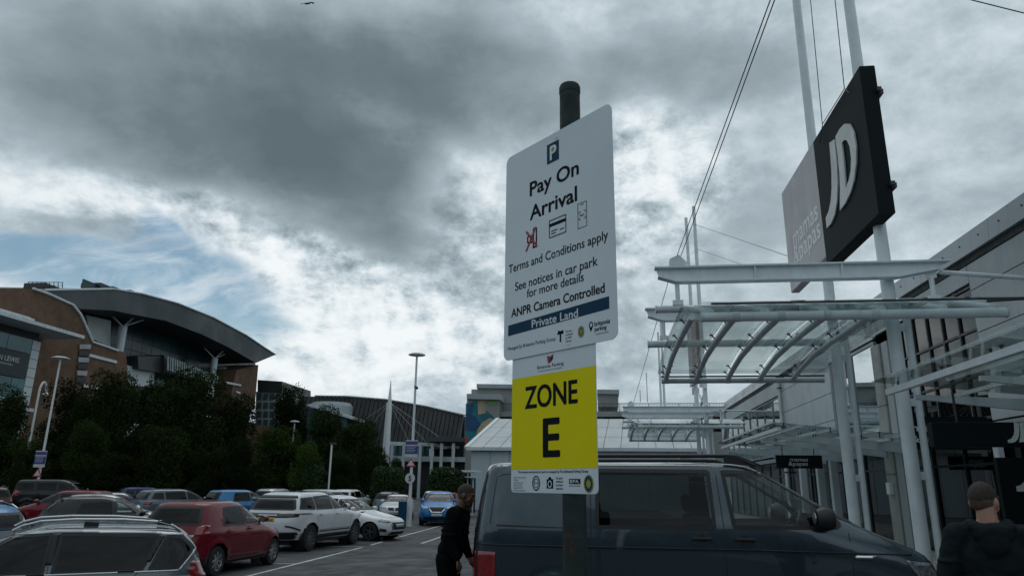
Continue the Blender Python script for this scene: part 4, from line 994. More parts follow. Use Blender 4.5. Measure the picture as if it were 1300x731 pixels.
# white building with hipped roof in front of the car park
T = thing('white_store', 'pale store with a broad hipped white roof behind the van and the zone sign', 'building', (-4, 62, 0))
MT['wroof'] = mat('pale roof sheets', (.46, .50, .51), .55, var=.06, vscale=.3, streak=.3)
MT['wwall'] = mat('pale ribbed wall', (.44, .51, .55), .55, var=.06, vscale=.3, streak=.2)
xl = onY(597, 570, 60).x; xr = 8.6; ze = onY(592, 568, 60).z; xl2 = onY(592, 568, 60).x
rz = onY(632, 532, 68).z; xrl = onY(632, 532, 68).x
nb = 12
for i in range(nb):
    a = xl+(xr-xl)*i/nb; b = xl+(xr-xl)*(i+1)/nb
    MB().box(a+.02, b-.02, 60.4, 60.55, -.2, ze-.15).build('wall_panel', 'wwall', T)
MB().box(xl, xr, 60.56, 76, -.2, ze-.2).build('wall_core', 'wwall', T)
nr = 14
for i in range(nr):
    for j in range(3):
        t0, t1 = i/nr, (i+1)/nr; v0, v1 = j/3, (j+1)/3
        def RP(t_, v_, e=0):
            A_ = Vector((xl2+(xr-xl2)*t_, 60, ze)); B_ = Vector((xrl+(xr-xrl)*t_, 68, rz)); return A_.lerp(B_, v_)
        e = .0015; g_ = .004
        MB().prism([RP(t0+e, v0+g_), RP(t1-e, v0+g_), RP(t1-e, v1-g_), RP(t0+e, v1-g_)], (0, -.02, .05)).build('roof_sheet', 'wroof', T)
MB().add([(xl2, 60, ze-.06), (xr, 60, ze-.06), (xr, 68, rz-.06), (xrl, 68, rz-.06), (xl2, 76, ze-.06)], [(0, 1, 2, 3), (0, 3, 4)]).build('roof_base', 'wroof', T)
MB().obox((xl2, 60, ze-.1), (xr, 60, ze-.1), .2, .22).build('gutter', 'white_steel2', T)
MB().obox((xl2, 60, ze+.02), (xrl, 68, rz+.05), .35, .2).build('hip_trim', 'lamp_white', T)
mb = MB()
T2 = thing('trolley_shelter', 'thin white framed glass shelter left of the van, beside the clipped hedge', 'shelter', (onY(590, 600, 48).x, 48, 0))
for px in (580, 587, 594, 601):
    p = onY(px, 600, 48)
    MB().box(p.x-.04, p.x+.04, 47.96, 48.04, -.2, onY(px, 598, 48).z+.0).build('post', 'white_steel', T2)
a = onY(577, 598.5, 48); b = onY(606, 599, 48)
MB().box(a.x, b.x, 47.6, 49.6, a.z, a.z+.10).box(a.x, b.x, 47.6, 49.6, a.z-.35, a.z-.3).build('roof_frame', 'white_steel', T2)
MB().box(a.x+.1, b.x-.1, 48.05, 48.07, 0, a.z-.4).build('glass_panel', 'pane', T2)
# thin antennas on the skyline
for px, py0, py1, Yy, lb in ((822, 510, 473, 79, 'thin antenna on the car park roof, taller one of two'), (813, 510, 495, 79, 'thin antenna on the car park roof, shorter one of two')):
    a = onY(px, py0, Yy); b = onY(px, py1, Yy); o = MB().tube((a.x, Yy, a.z), (a.x, Yy, b.z), .04, n=6).build('antenna', 'panel2'); tag(o, lb, 'antenna')
# low distant skyline so the horizon closes
sheet_ = MB()
for k in range(26):
    rgk = random.Random(k); x = -420+34*k; sheet_.box(x, x+30+rgk.random()*12, 520+rgk.random()*60, 600, -2, 8+rgk.random()*9)
for k in range(16):
    rgk = random.Random(k+90); x = -150+19*k; sheet_.box(x, x+18, -46-rgk.random()*10, -70, -2, 7+rgk.random()*5)  # unseen row behind the camera, added to darken reflections in glass and paint
sheet_.build('skyline_and_unseen_row', 'arena', kind='structure')
# ================================================================== TREES AND HEDGES
def crown_mesh(name, seed, n_leaf, blobs, size, mt):
    rg = np.random.default_rng(seed)
    cs = []
    for i in range(blobs):
        a = rg.uniform(0, 2*np.pi); rr = rg.uniform(0, .62)**.8; z = rg.uniform(.22, .90)
        rr *= math.sqrt(max(.06, 1-((z-.52)/.5)**2))
        cs.append((rr*math.cos(a)*.75, rr*math.sin(a)*.75, z, rg.uniform(.20, .36)))
    cs = np.array(cs); w = cs[:, 3]**2; k = rg.choice(blobs, n_leaf, p=w/w.sum())
    d = rg.normal(size=(n_leaf, 3)); d /= np.linalg.norm(d, axis=1)[:, None]
    r_ = rg.uniform(.45, 1.0, n_leaf)**.5*(1+.06*rg.normal(size=n_leaf))
    c = cs[k, :3]+d*(cs[k, 3]*r_)[:, None]*np.array([1, 1, .46])
    u = rg.normal(size=(n_leaf, 3)); u /= np.linalg.norm(u, axis=1)[:, None]
    v = np.cross(u, rg.normal(size=(n_leaf, 3))); v /= np.linalg.norm(v, axis=1)[:, None]
    s = size*rg.uniform(.6, 1.3, n_leaf)[:, None]
    q_ = np.array([1, 1, .42]); P = np.stack([c-u*s*q_, c+v*s*.55*q_, c+u*s*q_, c-v*s*.55*q_], 1).reshape(-1, 3)
    me = bpy.data.meshes.new(name); me.vertices.add(len(P)); me.vertices.foreach_set('co', P.ravel())
    me.loops.add(n_leaf*4); me.loops.foreach_set('vertex_index', np.arange(n_leaf*4))
    me.polygons.add(n_leaf); me.polygons.foreach_set('loop_start', np.arange(n_leaf)*4); me.update(); me.validate()
    me.materials.append(MT[mt]); return me, cs
CR_ = [crown_mesh('crown_%s' % i, 11+i, 26000, 44, .025, 'leaf' if i < 3 else 'leaf2') for i in range(5)]
def tree(px, ytop, hw, Yd, k, label, kind='tree'):
    c = onY(px, 560, Yd); zt = onY(px, ytop, Yd).z; zb = gz(c.x); H = zt-zb; Wd = (onY(px+hw, ytop, Yd).x-onY(px-hw, ytop, Yd).x)/2*1.15
    T = thing('broadleaf_tree', label, 'tree', (c.x, Yd, zb), 'trees between the car park and the far buildings')
    me, cs = CR_[k]
    mb = MB(); mb.tube((c.x, Yd, zb-.2), (c.x+.1, Yd, zb+H*.45), .26, .17, n=9)
    rg = random.Random(int(px*7))
    ang = rg.random()*6.28
    for q in cs[:9]:
        qx, qy = q[0]*math.cos(ang)-q[1]*math.sin(ang), q[0]*math.sin(ang)+q[1]*math.cos(ang)
        mb.tube((c.x+.1, Yd, zb+H*(.25+.2*rg.random())), (c.x+qx*Wd, Yd+qy*Wd, zb+H*q[2]), .09, .03, n=6)
    mb.build('trunk', 'bark', T, smooth=True)
    o = bpy.data.objects.new('crown', me); COL.objects.link(o); o.parent = T; o.scale = (Wd, Wd, H); o.rotation_euler = (0, 0, ang)
    return T
TL = [(6, 492, 42, 48, 0), (88, 482, 46, 55, 1), (138, 470, 40, 50, 2), (186, 476, 40, 56, 0), (238, 464, 56, 50, 1), (292, 498, 40, 54, 2), (118, 535, 36, 46, 0), (210, 540, 40, 45, 2),
      (352, 545, 44, 50, 3), (308, 556, 32, 46, 0), (366, 490, 32, 62, 2), (412, 514, 40, 60, 1), (452, 530, 40, 58, 0), (392, 560, 28, 50, 4), (482, 566, 22, 60, 2), (40, 555, 34, 45, 1), (440, 574, 30, 52, 0), (270, 566, 30, 46, 1), (160, 575, 40, 44, 0), (112, 500, 34, 52, 0), (70, 580, 30, 46, 2), (505, 580, 15, 66, 1), (166, 538, 26, 49, 1)]
lbs = ['dark tree at the left edge beside the lamp post', 'dark tree in front of the louvred brick wall', 'tall dark tree under the left end of the curved roof', 'dark tree between the two tallest ones', 'tallest and widest dark tree, in front of the balcony fins',
       'dark tree under the right tip of the curved roof', 'low dark tree behind the large left lamp post', 'low dark tree behind the navy car', 'bushy lighter green tree right of the curved roof', 'small dark tree left of the lighter green one', 'slender pointed tree standing highest right of the curved roof',
       'dark tree in front of the pale entrance canopy', 'dark round tree left of the white spire', 'lighter green small tree near the short lamp post', 'small dark tree at the foot of the spire', 'low dark tree just right of the left edge', 'low dark tree in front of the arena', 'low dark tree behind the light blue car', 'low dark tree behind the grey cars at left',
       'dark narrow tree filling the gap behind the left lamp post', 'low dark tree beside the notice board lamp post', 'narrow dark tree right of the spire', 'low dark tree behind the blue grey crossover']
for a, lb in zip(TL, lbs): tree(*a, lb)
def hedge_block(px, y0, y1, hw, Yd, label):
    a = onY(px-hw, y0, Yd); b = onY(px+hw, y0, Yd); w = b.x-a.x; cx = (a.x+b.x)/2; zb = gz(cx); h = a.z-zb
    rg = np.random.default_rng(int(px)); n = 7000
    d = rg.normal(size=(n, 3)); d /= np.linalg.norm(d, axis=1)[:, None]
    e = 5.; k = 1/((np.abs(d)**e).sum(1)**(1/e)); P = d*k[:, None]*rg.uniform(.88, 1.03, n)[:, None]
    P[:, 0] *= w/2; P[:, 1] *= w/2; P[:, 2] = P[:, 2]*h/2*.94+h*.53
    P[:, 0] += .05*np.sin(P[:, 2]*5+px); P[:, 2] += .06*np.sin(P[:, 0]*4+px)
    u = rg.normal(size=(n, 3)); u /= np.linalg.norm(u, axis=1)[:, None]
    v = np.cross(u, rg.normal(size=(n, 3))); v /= np.linalg.norm(v, axis=1)[:, None]; s = .075
    Q = np.stack([P-u*s, P+v*s*.6, P+u*s, P-v*s*.6], 1).reshape(-1, 3)
    T = thing('clipped_hedge', label, 'hedge', (cx, Yd, zb), 'block clipped hedges at the end of the car park')
    me = bpy.data.meshes.new('foliage'); me.from_pydata([tuple(p) for p in Q], [], [(4*i, 4*i+1, 4*i+2, 4*i+3) for i in range(n)]); me.materials.append(MT['hedge'])
    o = bpy.data.objects.new('foliage', me); COL.objects.link(o); o.parent = T
    mb = MB(); mb.box(cx-w*.40, cx+w*.40, Yd-w*.40, Yd+w*.40, zb+.2, zb+h*.88); mb.build('dense_core', 'leaf', T)
    MB().tube((cx, Yd, zb-.1), (cx, Yd, zb+.6), .12, n=8).build('trunk', 'bark', T)
for a in ((335, 591, 622, 17, 50, 'clipped hedge block behind the white SUV, leftmost of the row'), (396, 591, 622, 16, 50, 'clipped hedge block left of the short lamp post'),
          (494, 593, 632, 18, 47, 'clipped hedge block left of the post with the round 5 sign'), (567, 594, 630, 21, 47, 'broad rounded clipped hedge block between the 5 sign and the van'), (268, 600, 625, 12, 52, 'clipped hedge block half hidden behind the bright blue car')): hedge_block(*a)
# ================================================================== CARS
def catmull(keys, sub):
    K = np.array(keys, float); out = []
    n = len(K)
    for i in range(n-1):
        p0 = K[max(i-1, 0)]; p1 = K[i]; p2 = K[i+1]; p3 = K[min(i+2, n-1)]
        s_ = sub[i] if isinstance(sub, (list, tuple)) else sub
        for j in range(s_):
            t_ = j/s_; m1_ = (p2-p0)*.38; m2_ = (p3-p1)*.38
            h = ((2*t_**3-3*t_**2+1)*p1+(t_**3-2*t_**2+t_)*m1_+(-2*t_**3+3*t_**2)*p2+(t_**3-t_**2)*m2_); out.append(h)
    out.append(K[-1]); return out
class Body:
    """keys: (x_rear, z_rear, x_front, z_front, half_width) from sill to roof centre"""
    def __init__(s, keys, wheels, rw, nose=5., sub=5, ncorner=7, nside=90, track=None, arch=None):
        s.wheels = wheels; s.rw = rw; s.ra = arch or rw+.055
        lv = catmull(keys, sub); s.W = max(k[4] for k in keys); V = []; F_ = []
        ring = None
        for (xr_, zr_, xf_, zf_, b) in lv:
            a = (xf_-xr_)/2; xc = (xf_+xr_)/2; n = nose; pts = []
            b = max(b, .004)
            f = lambda s_: b*(max(0., 1-abs(s_)**n))**(1/n)
            ss = [-.96+1.92*i/nside for i in range(nside+1)]
            yq = f(.96)
            pr_ = [(xc+a*t_, -f(t_)) for t_ in ss]
            qs = [(-1+2*i/(2*ncorner)) for i in range(1, 2*ncorner)]
            fr_ = [(xc+a*(max(0., 1-abs(q*yq/b)**n))**(1/n), q*yq) for q in qs]
            pts = pr_+fr_+[(xc+a*t_, f(t_)) for t_ in ss[::-1]]+[(xc-a*(max(0., 1-abs(q*yq/b)**n))**(1/n), q*yq) for q in qs[::-1]]
            base = len(V); N = len(pts)
            for x, y in pts:
                t_ = min(1, max(0, (x-xr_)/max(1e-6, xf_-xr_))); z = zr_+(zf_-zr_)*(t_*t_*(3-2*t_))
                V.append([x, y, z])
            if ring is not None:
                F_ += [(ring+i, ring+(i+1) % N, base+(i+1) % N, base+i) for i in range(N)]
            ring = base
        F_.append(tuple(range(ring, ring+N)))
        s.N = N
        V = np.array(V)
        # flared arches and snapping of the opening edge
        for wx in wheels:
            d = np.hypot(V[:, 0]-wx, V[:, 2]-rw); side = np.abs(V[:, 1]) > s.W*.6
            k = np.exp(-((d-s.ra)/.09)**2)*.022*side; V[:, 1] += np.sign(V[:, 1])*k
        s.V0 = V.copy(); s.F = F_
        s.bvh = BVHTree.FromPolygons([tuple(v) for v in V], [f for f in F_ if len(f) == 4]+[tuple(F_[-1])])
        for wx in wheels:
            d = np.hypot(V[:, 0]-wx, V[:, 2]-rw); side = (np.abs(V[:, 1]) > s.W*.55) & (np.abs(d-s.ra) < .027) & (d > 1e-3)
            V[side, 0] = wx+(V[side, 0]-wx)/d[side]*s.ra; V[side, 2] = rw+(V[side, 2]-rw)/d[side]*s.ra
        s.V = V
    def project(s, p, way):
        o, d = {'L': ((p[0], 4, p[1]), (0, -1, 0)), 'R': ((p[0], -4, p[1]), (0, 1, 0)), 'F': ((6, p[0], p[1]), (-1, 0, 0)), 'B': ((-6, p[0], p[1]), (1, 0, 0)), 'T': ((p[0], p[1], 5), (0, 0, -1))}[way]
        h = s.bvh.ray_cast(Vector(o), Vector(d))
        if h[0] is None: return None
        if way in 'BF' and abs(p[0]) > s.W*.78 and p[1] < 1.0 and abs(h[0].x) < max(abs(s.V0[:, 0]))-.45: return None
        n = h[1] if h[1].dot(Vector(d)) < 0 else -h[1]
        return h[0], n
    def decal(s, poly, way, off=.004, step=.06, mb=None):
        bm = bmesh.new(); bm.faces.new([bm.verts.new((a, b, 0)) for a, b in poly])
        xs = [p[0] for p in poly]; ys_ = [p[1] for p in poly]
        for ax, lo, hi in ((0, min(xs), max(xs)), (1, min(ys_), max(ys_))):
            k = lo+step
            while k < hi-1e-4:
                bmesh.ops.bisect_plane(bm, geom=bm.verts[:]+bm.edges[:]+bm.faces[:], plane_co=(k if ax == 0 else 0, k if ax else 0, 0), plane_no=(1, 0, 0) if ax == 0 else (0, 1, 0)); k += step
        bmesh.ops.triangulate(bm, faces=[f for f in bm.faces if len(f.verts) > 4])
        bm.verts.index_update(); P = []; ok = []
        dv = {'L': (0, 1, 0), 'R': (0, -1, 0), 'F': (1, 0, 0), 'B': (-1, 0, 0), 'T': (0, 0, 1)}[way]
        for v in bm.verts:
            h = s.project((v.co.x, v.co.y), way)
            if h is None: P.append((0, 0, 0)); ok.append(False)
            else: P.append(h[0]+(h[1]*.6+Vector(dv)*.4).normalized()*off); ok.append(True)
        fs = [tuple(v.index for v in f.verts) for f in bm.faces if all(ok[v.index] for v in f.verts)]
        bm.free()
        if fs and mb is None:      # keep the largest connected patch only
            par = list(range(len(P)))
            def fd(a):
                while par[a] != a: par[a] = par[par[a]]; a = par[a]
                return a
            for f in fs:
                for q in f[1:]: par[fd(q)] = fd(f[0])
            cnt = {}
            for f in fs: cnt[fd(f[0])] = cnt.get(fd(f[0]), 0)+1
            top_ = max(cnt, key=cnt.get); fs = [f for f in fs if fd(f[0]) == top_]
        used = sorted({i for f in fs for i in f}); mp = {i: k for k, i in enumerate(used)}
        mb = mb or MB(); mb.add([P[i] for i in used], [tuple(mp[i] for i in f) for f in fs]); return mb
    def mesh(s, openings):
        """openings: list of (poly, way) cut out of the shell"""
        def inside(p, poly):
            c = False; n = len(poly)
            for i in range(n):
                x1, y1 = poly[i]; x2, y2 = poly[i-1]
                if (y1 > p[1]) != (y2 > p[1]) and p[0] < (x2-x1)*(p[1]-y1)/(y2-y1)+x1: c = not c
            return c
        out = []
        for f in s.F:
            P = s.V[list(f)]; c = P.mean(0); n = np.cross(P[1]-P[0], P[2]-P[0]); n = n/(np.linalg.norm(n)+1e-9)
            if abs(c[1]) > s.W*.5 and any(math.hypot(c[0]-wx, c[2]-s.rw) < s.ra-.001 for wx in s.wheels): continue
            kill = False
            for poly, way in openings:
                if way == 'S' and abs(n[1]) > .55 and inside((c[0], c[2]), poly): kill = True
                if way == 'F' and c[0] > -.2 and abs(n[1]) < .75 and inside((c[1], c[2]), poly): kill = True
                if way == 'B' and c[0] < -.5 and abs(n[1]) < .75 and inside((c[1], c[2]), poly): kill = True
            if not kill: out.append(f)
        return out
def off_poly(poly, d):
    """shrink (d>0) a convex-ish polygon"""
    n = len(poly); ar = sum(poly[i-1][0]*poly[i][1]-poly[i][0]*poly[i-1][1] for i in range(n)); sg = 1 if ar > 0 else -1; out = []
    for i in range(n):
        a, b, c = Vector(poly[i-1]), Vector(poly[i]), Vector(poly[(i+1) % n])
        e1 = (b-a).normalized(); e2 = (c-b).normalized(); n1 = Vector((-e1.y, e1.x))*sg; n2 = Vector((-e2.y, e2.x))*sg
        m_ = n1+n2; k = d/max(.35, (m_.dot(n1))); out.append(tuple(b+m_*k))
    return out
def round_poly(poly, r, n=3):
    out = []; N = len(poly)
    for i in range(N):
        a, b, c = Vector(poly[i-1]), Vector(poly[i]), Vector(poly[(i+1) % N]); ra = min(r, (a-b).length*.45, (c-b).length*.45)
        p = b+(a-b).normalized()*ra; q = b+(c-b).normalized()*ra
        for k in range(n+1): t_ = k/n; out.append(tuple((1-t_)**2*p+2*t_*(1-t_)*b+t_*t_*q))
    return out
def ring_decal(B_, poly, way, d, off, step=.05):
    poly = off_poly(poly, -.014); d = d+.020
    """band of width d round the inside of a window outline, laid on the shell"""
    dense = []; n = len(poly)
    for i in range(n):
        a = Vector(poly[i-1]); b = Vector(poly[i]); k = max(1, int((b-a).length/step))
        for j in range(k): dense.append(tuple(a.lerp(b, j/k)))
    inn = off_poly(poly, d)
    din = []; 
    for i in range(n):
        a = Vector(inn[i-1]); b = Vector(inn[i]); a0 = Vector(poly[i-1]); b0 = Vector(poly[i]); k = max(1, int((b0-a0).length/step))
        for j in range(k): din.append(tuple(a.lerp(b, j/k)))
    dv = Vector({'L': (0, 1, 0), 'R': (0, -1, 0), 'F': (1, 0, 0), 'B': (-1, 0, 0)}[way]); P = []; ok = []
    for p in dense+din:
        h = B_.project(p, way)
        if h is None: P.append((0, 0, 0)); ok.append(False)
        else: P.append(h[0]+(h[1]*.6+dv*.4).normalized()*off); ok.append(True)
    N = len(dense); fs = [(i, (i+1) % N, N+(i+1) % N, N+i) for i in range(N)]
    fs = [f for f in fs if all(ok[i] for i in f)]; used = sorted({i for f in fs for i in f}); mp = {i: k for k, i in enumerate(used)}
    return MB().add([P[i] for i in used], [tuple(mp[i] for i in f) for f in fs])
def line_poly(pts, w):
    L = []; Rr = []
    for i, p in enumerate(pts):
        a = Vector(pts[max(i-1, 0)]); b = Vector(pts[min(i+1, len(pts)-1)]); t_ = (b-a).normalized(); n = Vector((-t_.y, t_.x))*w/2
        L.append(tuple(Vector(p)+n)); Rr.append(tuple(Vector(p)-n))
    return L+Rr[::-1]
def solid(o, th=.006):
    md = o.modifiers.new('depth', 'SOLIDIFY'); md.thickness = th*2; md.offset = 0; return o
def make_wheel(r, w, spokes, parent, rimmat='rim', dark=False):
    wh = MB().lathe([(r*.62, -w/2), (r*.93, -w/2), (r, -w*.36), (r, w*.36), (r*.93, w/2), (r*.62, w/2)], 'y', (0, 0, 0), 36, cap=False).build('wheel', 'tyre', parent, smooth=True)
    mb = MB(); mb.lathe([(r*.66, .0), (r*.70, -w*.46), (r*.66, -w*.50), (r*.62, -w*.42), (r*.60, -w*.1), (r*.60, 0)], 'y', (0, 0, 0), 36, cap=False)
    mb.lathe([(.02, -w*.43), (.065, -w*.43), (.075, -w*.36), (.075, -w*.1)], 'y', (0, 0, 0), 16)
    for i in range(spokes):
        a = 2*math.pi*i/spokes
        for da in (-.11, .11):
            p = Vector((.05*math.cos(a), -w*.36, .05*math.sin(a))); q = Vector((r*.63*math.cos(a+da), -w*.42, r*.63*math.sin(a+da)))
            mb.obox(p, q, .034, .022, up=(0, 1, 0))
    mb.build('rim', rimmat, wh, smooth=False)
    MB().lathe([(.05, -w*.05), (r*.45, -w*.05), (r*.45, -w*.08)], 'y', (0, 0, 0), 24).build('brake_disc', 'dark_steel', wh)
    return wh
def make_car(name, label, cat, B_, o):
    """o: dict with side windows, screens, lamps, extras"""
    T = thing(name, label, cat, group='vehicles parked in the car park'); T.rotation_euler = (0, 0, 0)
    ops = [(off_poly(w, .008), 'S') for w in o['side']]+[(off_poly(o['front'], .008), 'F')]+([(off_poly(o['rear'], .008), 'B')] if o.get('rear') else [])
    if o.get('open_top'): ops = ops
    F_ = B_.mesh(ops)
    body = MB(); body.v = [tuple(v) for v in B_.V]; body.f = F_; bo = body.build('body', o['paint'], T, smooth=True)
    sub = lambda: None
    gs = o.get('glass', 'car_glass_dark')
    for i, w in enumerate(o['side']):
        gm = o.get('gside', [gs]*9)[i]
        for way in 'LR':
            pw = round_poly(w, .035)
            g_ = B_.decal(pw, way, .001).build('side_window', gm, T, smooth=True)
            ring_decal(B_, pw, way, .020, .005).build('window_seal', 'trim', g_, smooth=True)
    for nm, key, way in (('windscreen', 'front', 'F'), ('rear_window', 'rear', 'B')):
        if o.get(key):
            pw = round_poly(o[key], .06)
            g_ = B_.decal(pw, way, .001, .05).build(nm, 'car_glass' if way == 'F' else gs, T, smooth=True)
            ring_decal(B_, pw, way, .028, .005).build('screen_seal', 'trim', g_, smooth=True)
    for nm, poly, way, mt_ in o.get('decals', []):
        for wy in (('L', 'R') if way == 'S' else (way,)):
            solid(B_.decal(poly, wy, o.get('off', .007), .04).build(nm, mt_, T, smooth=True), .003)
    # shut lines
    mb = MB()
    for pts in o.get('lines', []):
        for wy in 'LR': B_.decal(line_poly(pts, .010), wy, .0015, .12, mb)
    mb.build('shut_line', 'trim', T, kind='stuff')
    # handles
    for hx, hz in o.get('handles', []):
        for wy, sg in (('L', 1), ('R', -1)):
            h = B_.project((hx, hz), wy)
            if h: 
                y = h[0].y; MB().cbox(hx-.10, hx+.10, y+sg*.012, y+sg*.036, hz-.016, hz+.016, .008).lathe([(.045, -.002), (.03, .004)], 'y', (hx, y, hz), 16).build('door_handle', o.get('handle_mat', 'trim'), T, smooth=True)
    # mirrors
    if o.get('mirror'):
        mx, mz = o['mirror']
        for wy, sg in (('L', 1), ('R', -1)):
            h = B_.project((mx, mz), wy); y = h[0].y if h else B_.W*.9
            sh = o.get('mirror_size', (.09, .11, .075))
            mm = MB(); prof = [(.02, -1), (.75, -.85), (1, -.3), (1, .4), (.8, .9), (.3, 1)]
            vs = []; n = 16
            for r_, hh in prof:
                for k in range(n):
                    a = 2*math.pi*k/n; vs.append((mx+hh*sh[0]*.8, y+sg*(.13)+math.cos(a)*r_*sh[1], mz+.03+math.sin(a)*r_*sh[2]))
            mm.add(vs, [(k*n+i, k*n+(i+1) % n, (k+1)*n+(i+1) % n, (k+1)*n+i) for k in range(len(prof)-1) for i in range(n)]+[tuple(range(n)), tuple(range((len(prof)-1)*n, len(prof)*n))])
            mo = mm.build('wing_mirror', o.get('mirror_mat', o['paint']), T, smooth=True)
            MB().obox((mx, y-sg*.01, mz-.02), (mx, y+sg*.08, mz+.0), .06, .03).build('mirror_arm', 'trim', mo)
            MB().tube((mx-sh[0]*.86, y+sg*.13, mz+.03), (mx-sh[0]*.83, y+sg*.13, mz+.03), sh[1]*.62, n=14).build('mirror_glass', 'chrome', mo)
    # arches, wells, underside, wheels
    for wx in B_.wheels:
        for sg in (1, -1):
            mb = MB(); vs = []; n = 22; yo = sg*(B_.W-.01); yi = sg*(B_.W-.42)
            for k in range(n+1):
                a = -.15+(math.pi+.3)*k/n
                for y in (yo-sg*.03, yi): vs.append((wx+(B_.ra+.004)*math.cos(a), y, B_.rw+(B_.ra+.004)*math.sin(a)))
            mb.add(vs, [(2*k, 2*k+1, 2*k+3, 2*k+2) for k in range(n)]).tube((wx, yi, B_.rw), (wx, yi+.01*sg, B_.rw), B_.ra, n=20)
            mb.build('wheel_arch', 'trim', T)
    MB().box(min(B_.wheels)-.45, max(B_.wheels)+.45, -B_.W*.55, B_.W*.55, .18, .45).box(min(B_.wheels)-.3, max(B_.wheels)+.3, -B_.W*.86, B_.W*.86, .24, .40).build('underbody', 'trim', T) if len(B_.wheels) else None
    w0 = None
    for wx in B_.wheels:
        for sg in (-1, 1):
            if w0 is None: w0 = w = make_wheel(B_.rw, .21, o.get('spokes', 5), T, o.get('rimmat', 'rim'))
            else: w = copy_tree(w0, T)
            w.location = (wx, sg*(B_.W-.125), B_.rw); w.rotation_euler = (0, wx*1.7+sg, 0 if sg < 0 else math.pi)
    # interior: floor tub, dashboard, seats, wheel
    si = o.get('cabin')
    if si:
        xa, xb, zf, zb = si
        MB().box(xa, xb, -B_.W*.8, B_.W*.8, zf-.05, zf).box(xb-.05, xb+.30, -B_.W*.72, B_.W*.72, zf, zb+.0).build('cabin_floor', 'seat', T)
        for sx in o.get('seats', [xb-.95]):
            for sy in (-.36, .36):
                mb = MB(); mb.cbox(sx-.22, sx+.28, sy-.24, sy+.24, zf+.05, zf+.28, .06)
                mb.obox((sx-.24, sy, zf+.2), (sx-.40, sy, zf+.86), .46, .14, up=(1, 0, 0)); mb.obox((sx-.41, sy, zf+.88), (sx-.44, sy, zf+1.08), .26, .10, up=(1, 0, 0))
                mb.build('seat', 'seat', T, bevel=.03)
        c = Vector((xb-.28, o.get('drv', -.36), zb+.05)); ax = Vector((-.85, 0, .5)).normalized(); a1 = Vector((0, 1, 0)); a2 = ax.cross(a1)
        pts = [c+(a1*math.cos(k*math.pi/9)+a2*math.sin(k*math.pi/9))*.185 for k in range(19)]
        MB().path(pts, .016, n=7).tube(c-ax*.15, c, .03, n=8).obox(pts[0], pts[9], .035, .02).build('steering_wheel', 'trim', T, smooth=True)
    return T
BODY = {}
# ---- small red hatch
def hatch_spec():
    keys = [(-1.78, .24, 1.74, .20, .80), (-1.88, .42, 1.88, .38, .855), (-1.87, .66, 1.87, .60, .868), (-1.84, .86, 1.74, .78, .862), (-1.80, .97, .98, 1.00, .80), (-1.70, 1.20, .58, 1.21, .705), (-1.52, 1.42, .12, 1.42, .60), (-1.38, 1.475, -.05, 1.48, .46), (-1.0, 1.495, -.35, 1.50, .20), (-.8, 1.5, -.6, 1.505, .01)]
    b = Body(keys, (-1.22, 1.23), .305)
    o = dict(paint='p_red', side=[[(-.98, 1.0), (-.12, 1.01), (-.16, 1.38), (-.86, 1.36)], [(-.04, 1.01), (.80, 1.02), (.22, 1.36), (-.08, 1.38)]],
             front=[(-.66, 1.04), (.66, 1.04), (.53, 1.36), (-.53, 1.36)], rear=[(-.63, 1.04), (.63, 1.04), (.54, 1.38), (-.54, 1.38)], gside=['car_glass_dark', 'car_glass'],
             decals=[('tail_lamp', [(.60, .82), (.86, .86), (.86, 1.0), (.68, 1.03), (.60, .98)], 'B', 'lamp_red'), ('tail_lamp', [(-.60, .82), (-.86, .86), (-.86, 1.0), (-.68, 1.03), (-.60, .98)], 'B', 'lamp_red'),
                     ('number_plate', [(-.26, .52), (.26, .52), (.26, .63), (-.26, .63)], 'B', 'plate_y'), ('bumper_lower', [(-.55, .27), (.55, .27), (.5, .40), (-.5, .40)], 'B', 'trim'),
                     ('headlamp', [(.55, .66), (.82, .70), (.80, .84), (.60, .80)], 'F', 'lamp_clear'), ('headlamp', [(-.55, .66), (-.82, .70), (-.80, .84), (-.60, .80)], 'F', 'lamp_clear'), ('grille', [(-.45, .40), (.45, .40), (.5, .62), (-.5, .62)], 'F', 'trim'),
                     
                     ('sill_trim', [(-.80, .24), (.80, .24), (.80, .31), (-.80, .31)], 'S', 'trim')],
             lines=[[(-.08, .36), (-.08, 1.36)], [(-.95, .60), (-.88, .98)], [(.86, .40), (.90, .96)], [(-.08, .36), (.82, .36)], [(-.80, .36), (-.08, .36)]], handles=[(.0, .90), (-.86, .88)], mirror=(.66, 1.05), handle_mat='p_red',
             cabin=(-1.5, .75, .34, .98), seats=[-.05, -.85], spokes=8, glass='car_glass_dark')
    return b, o
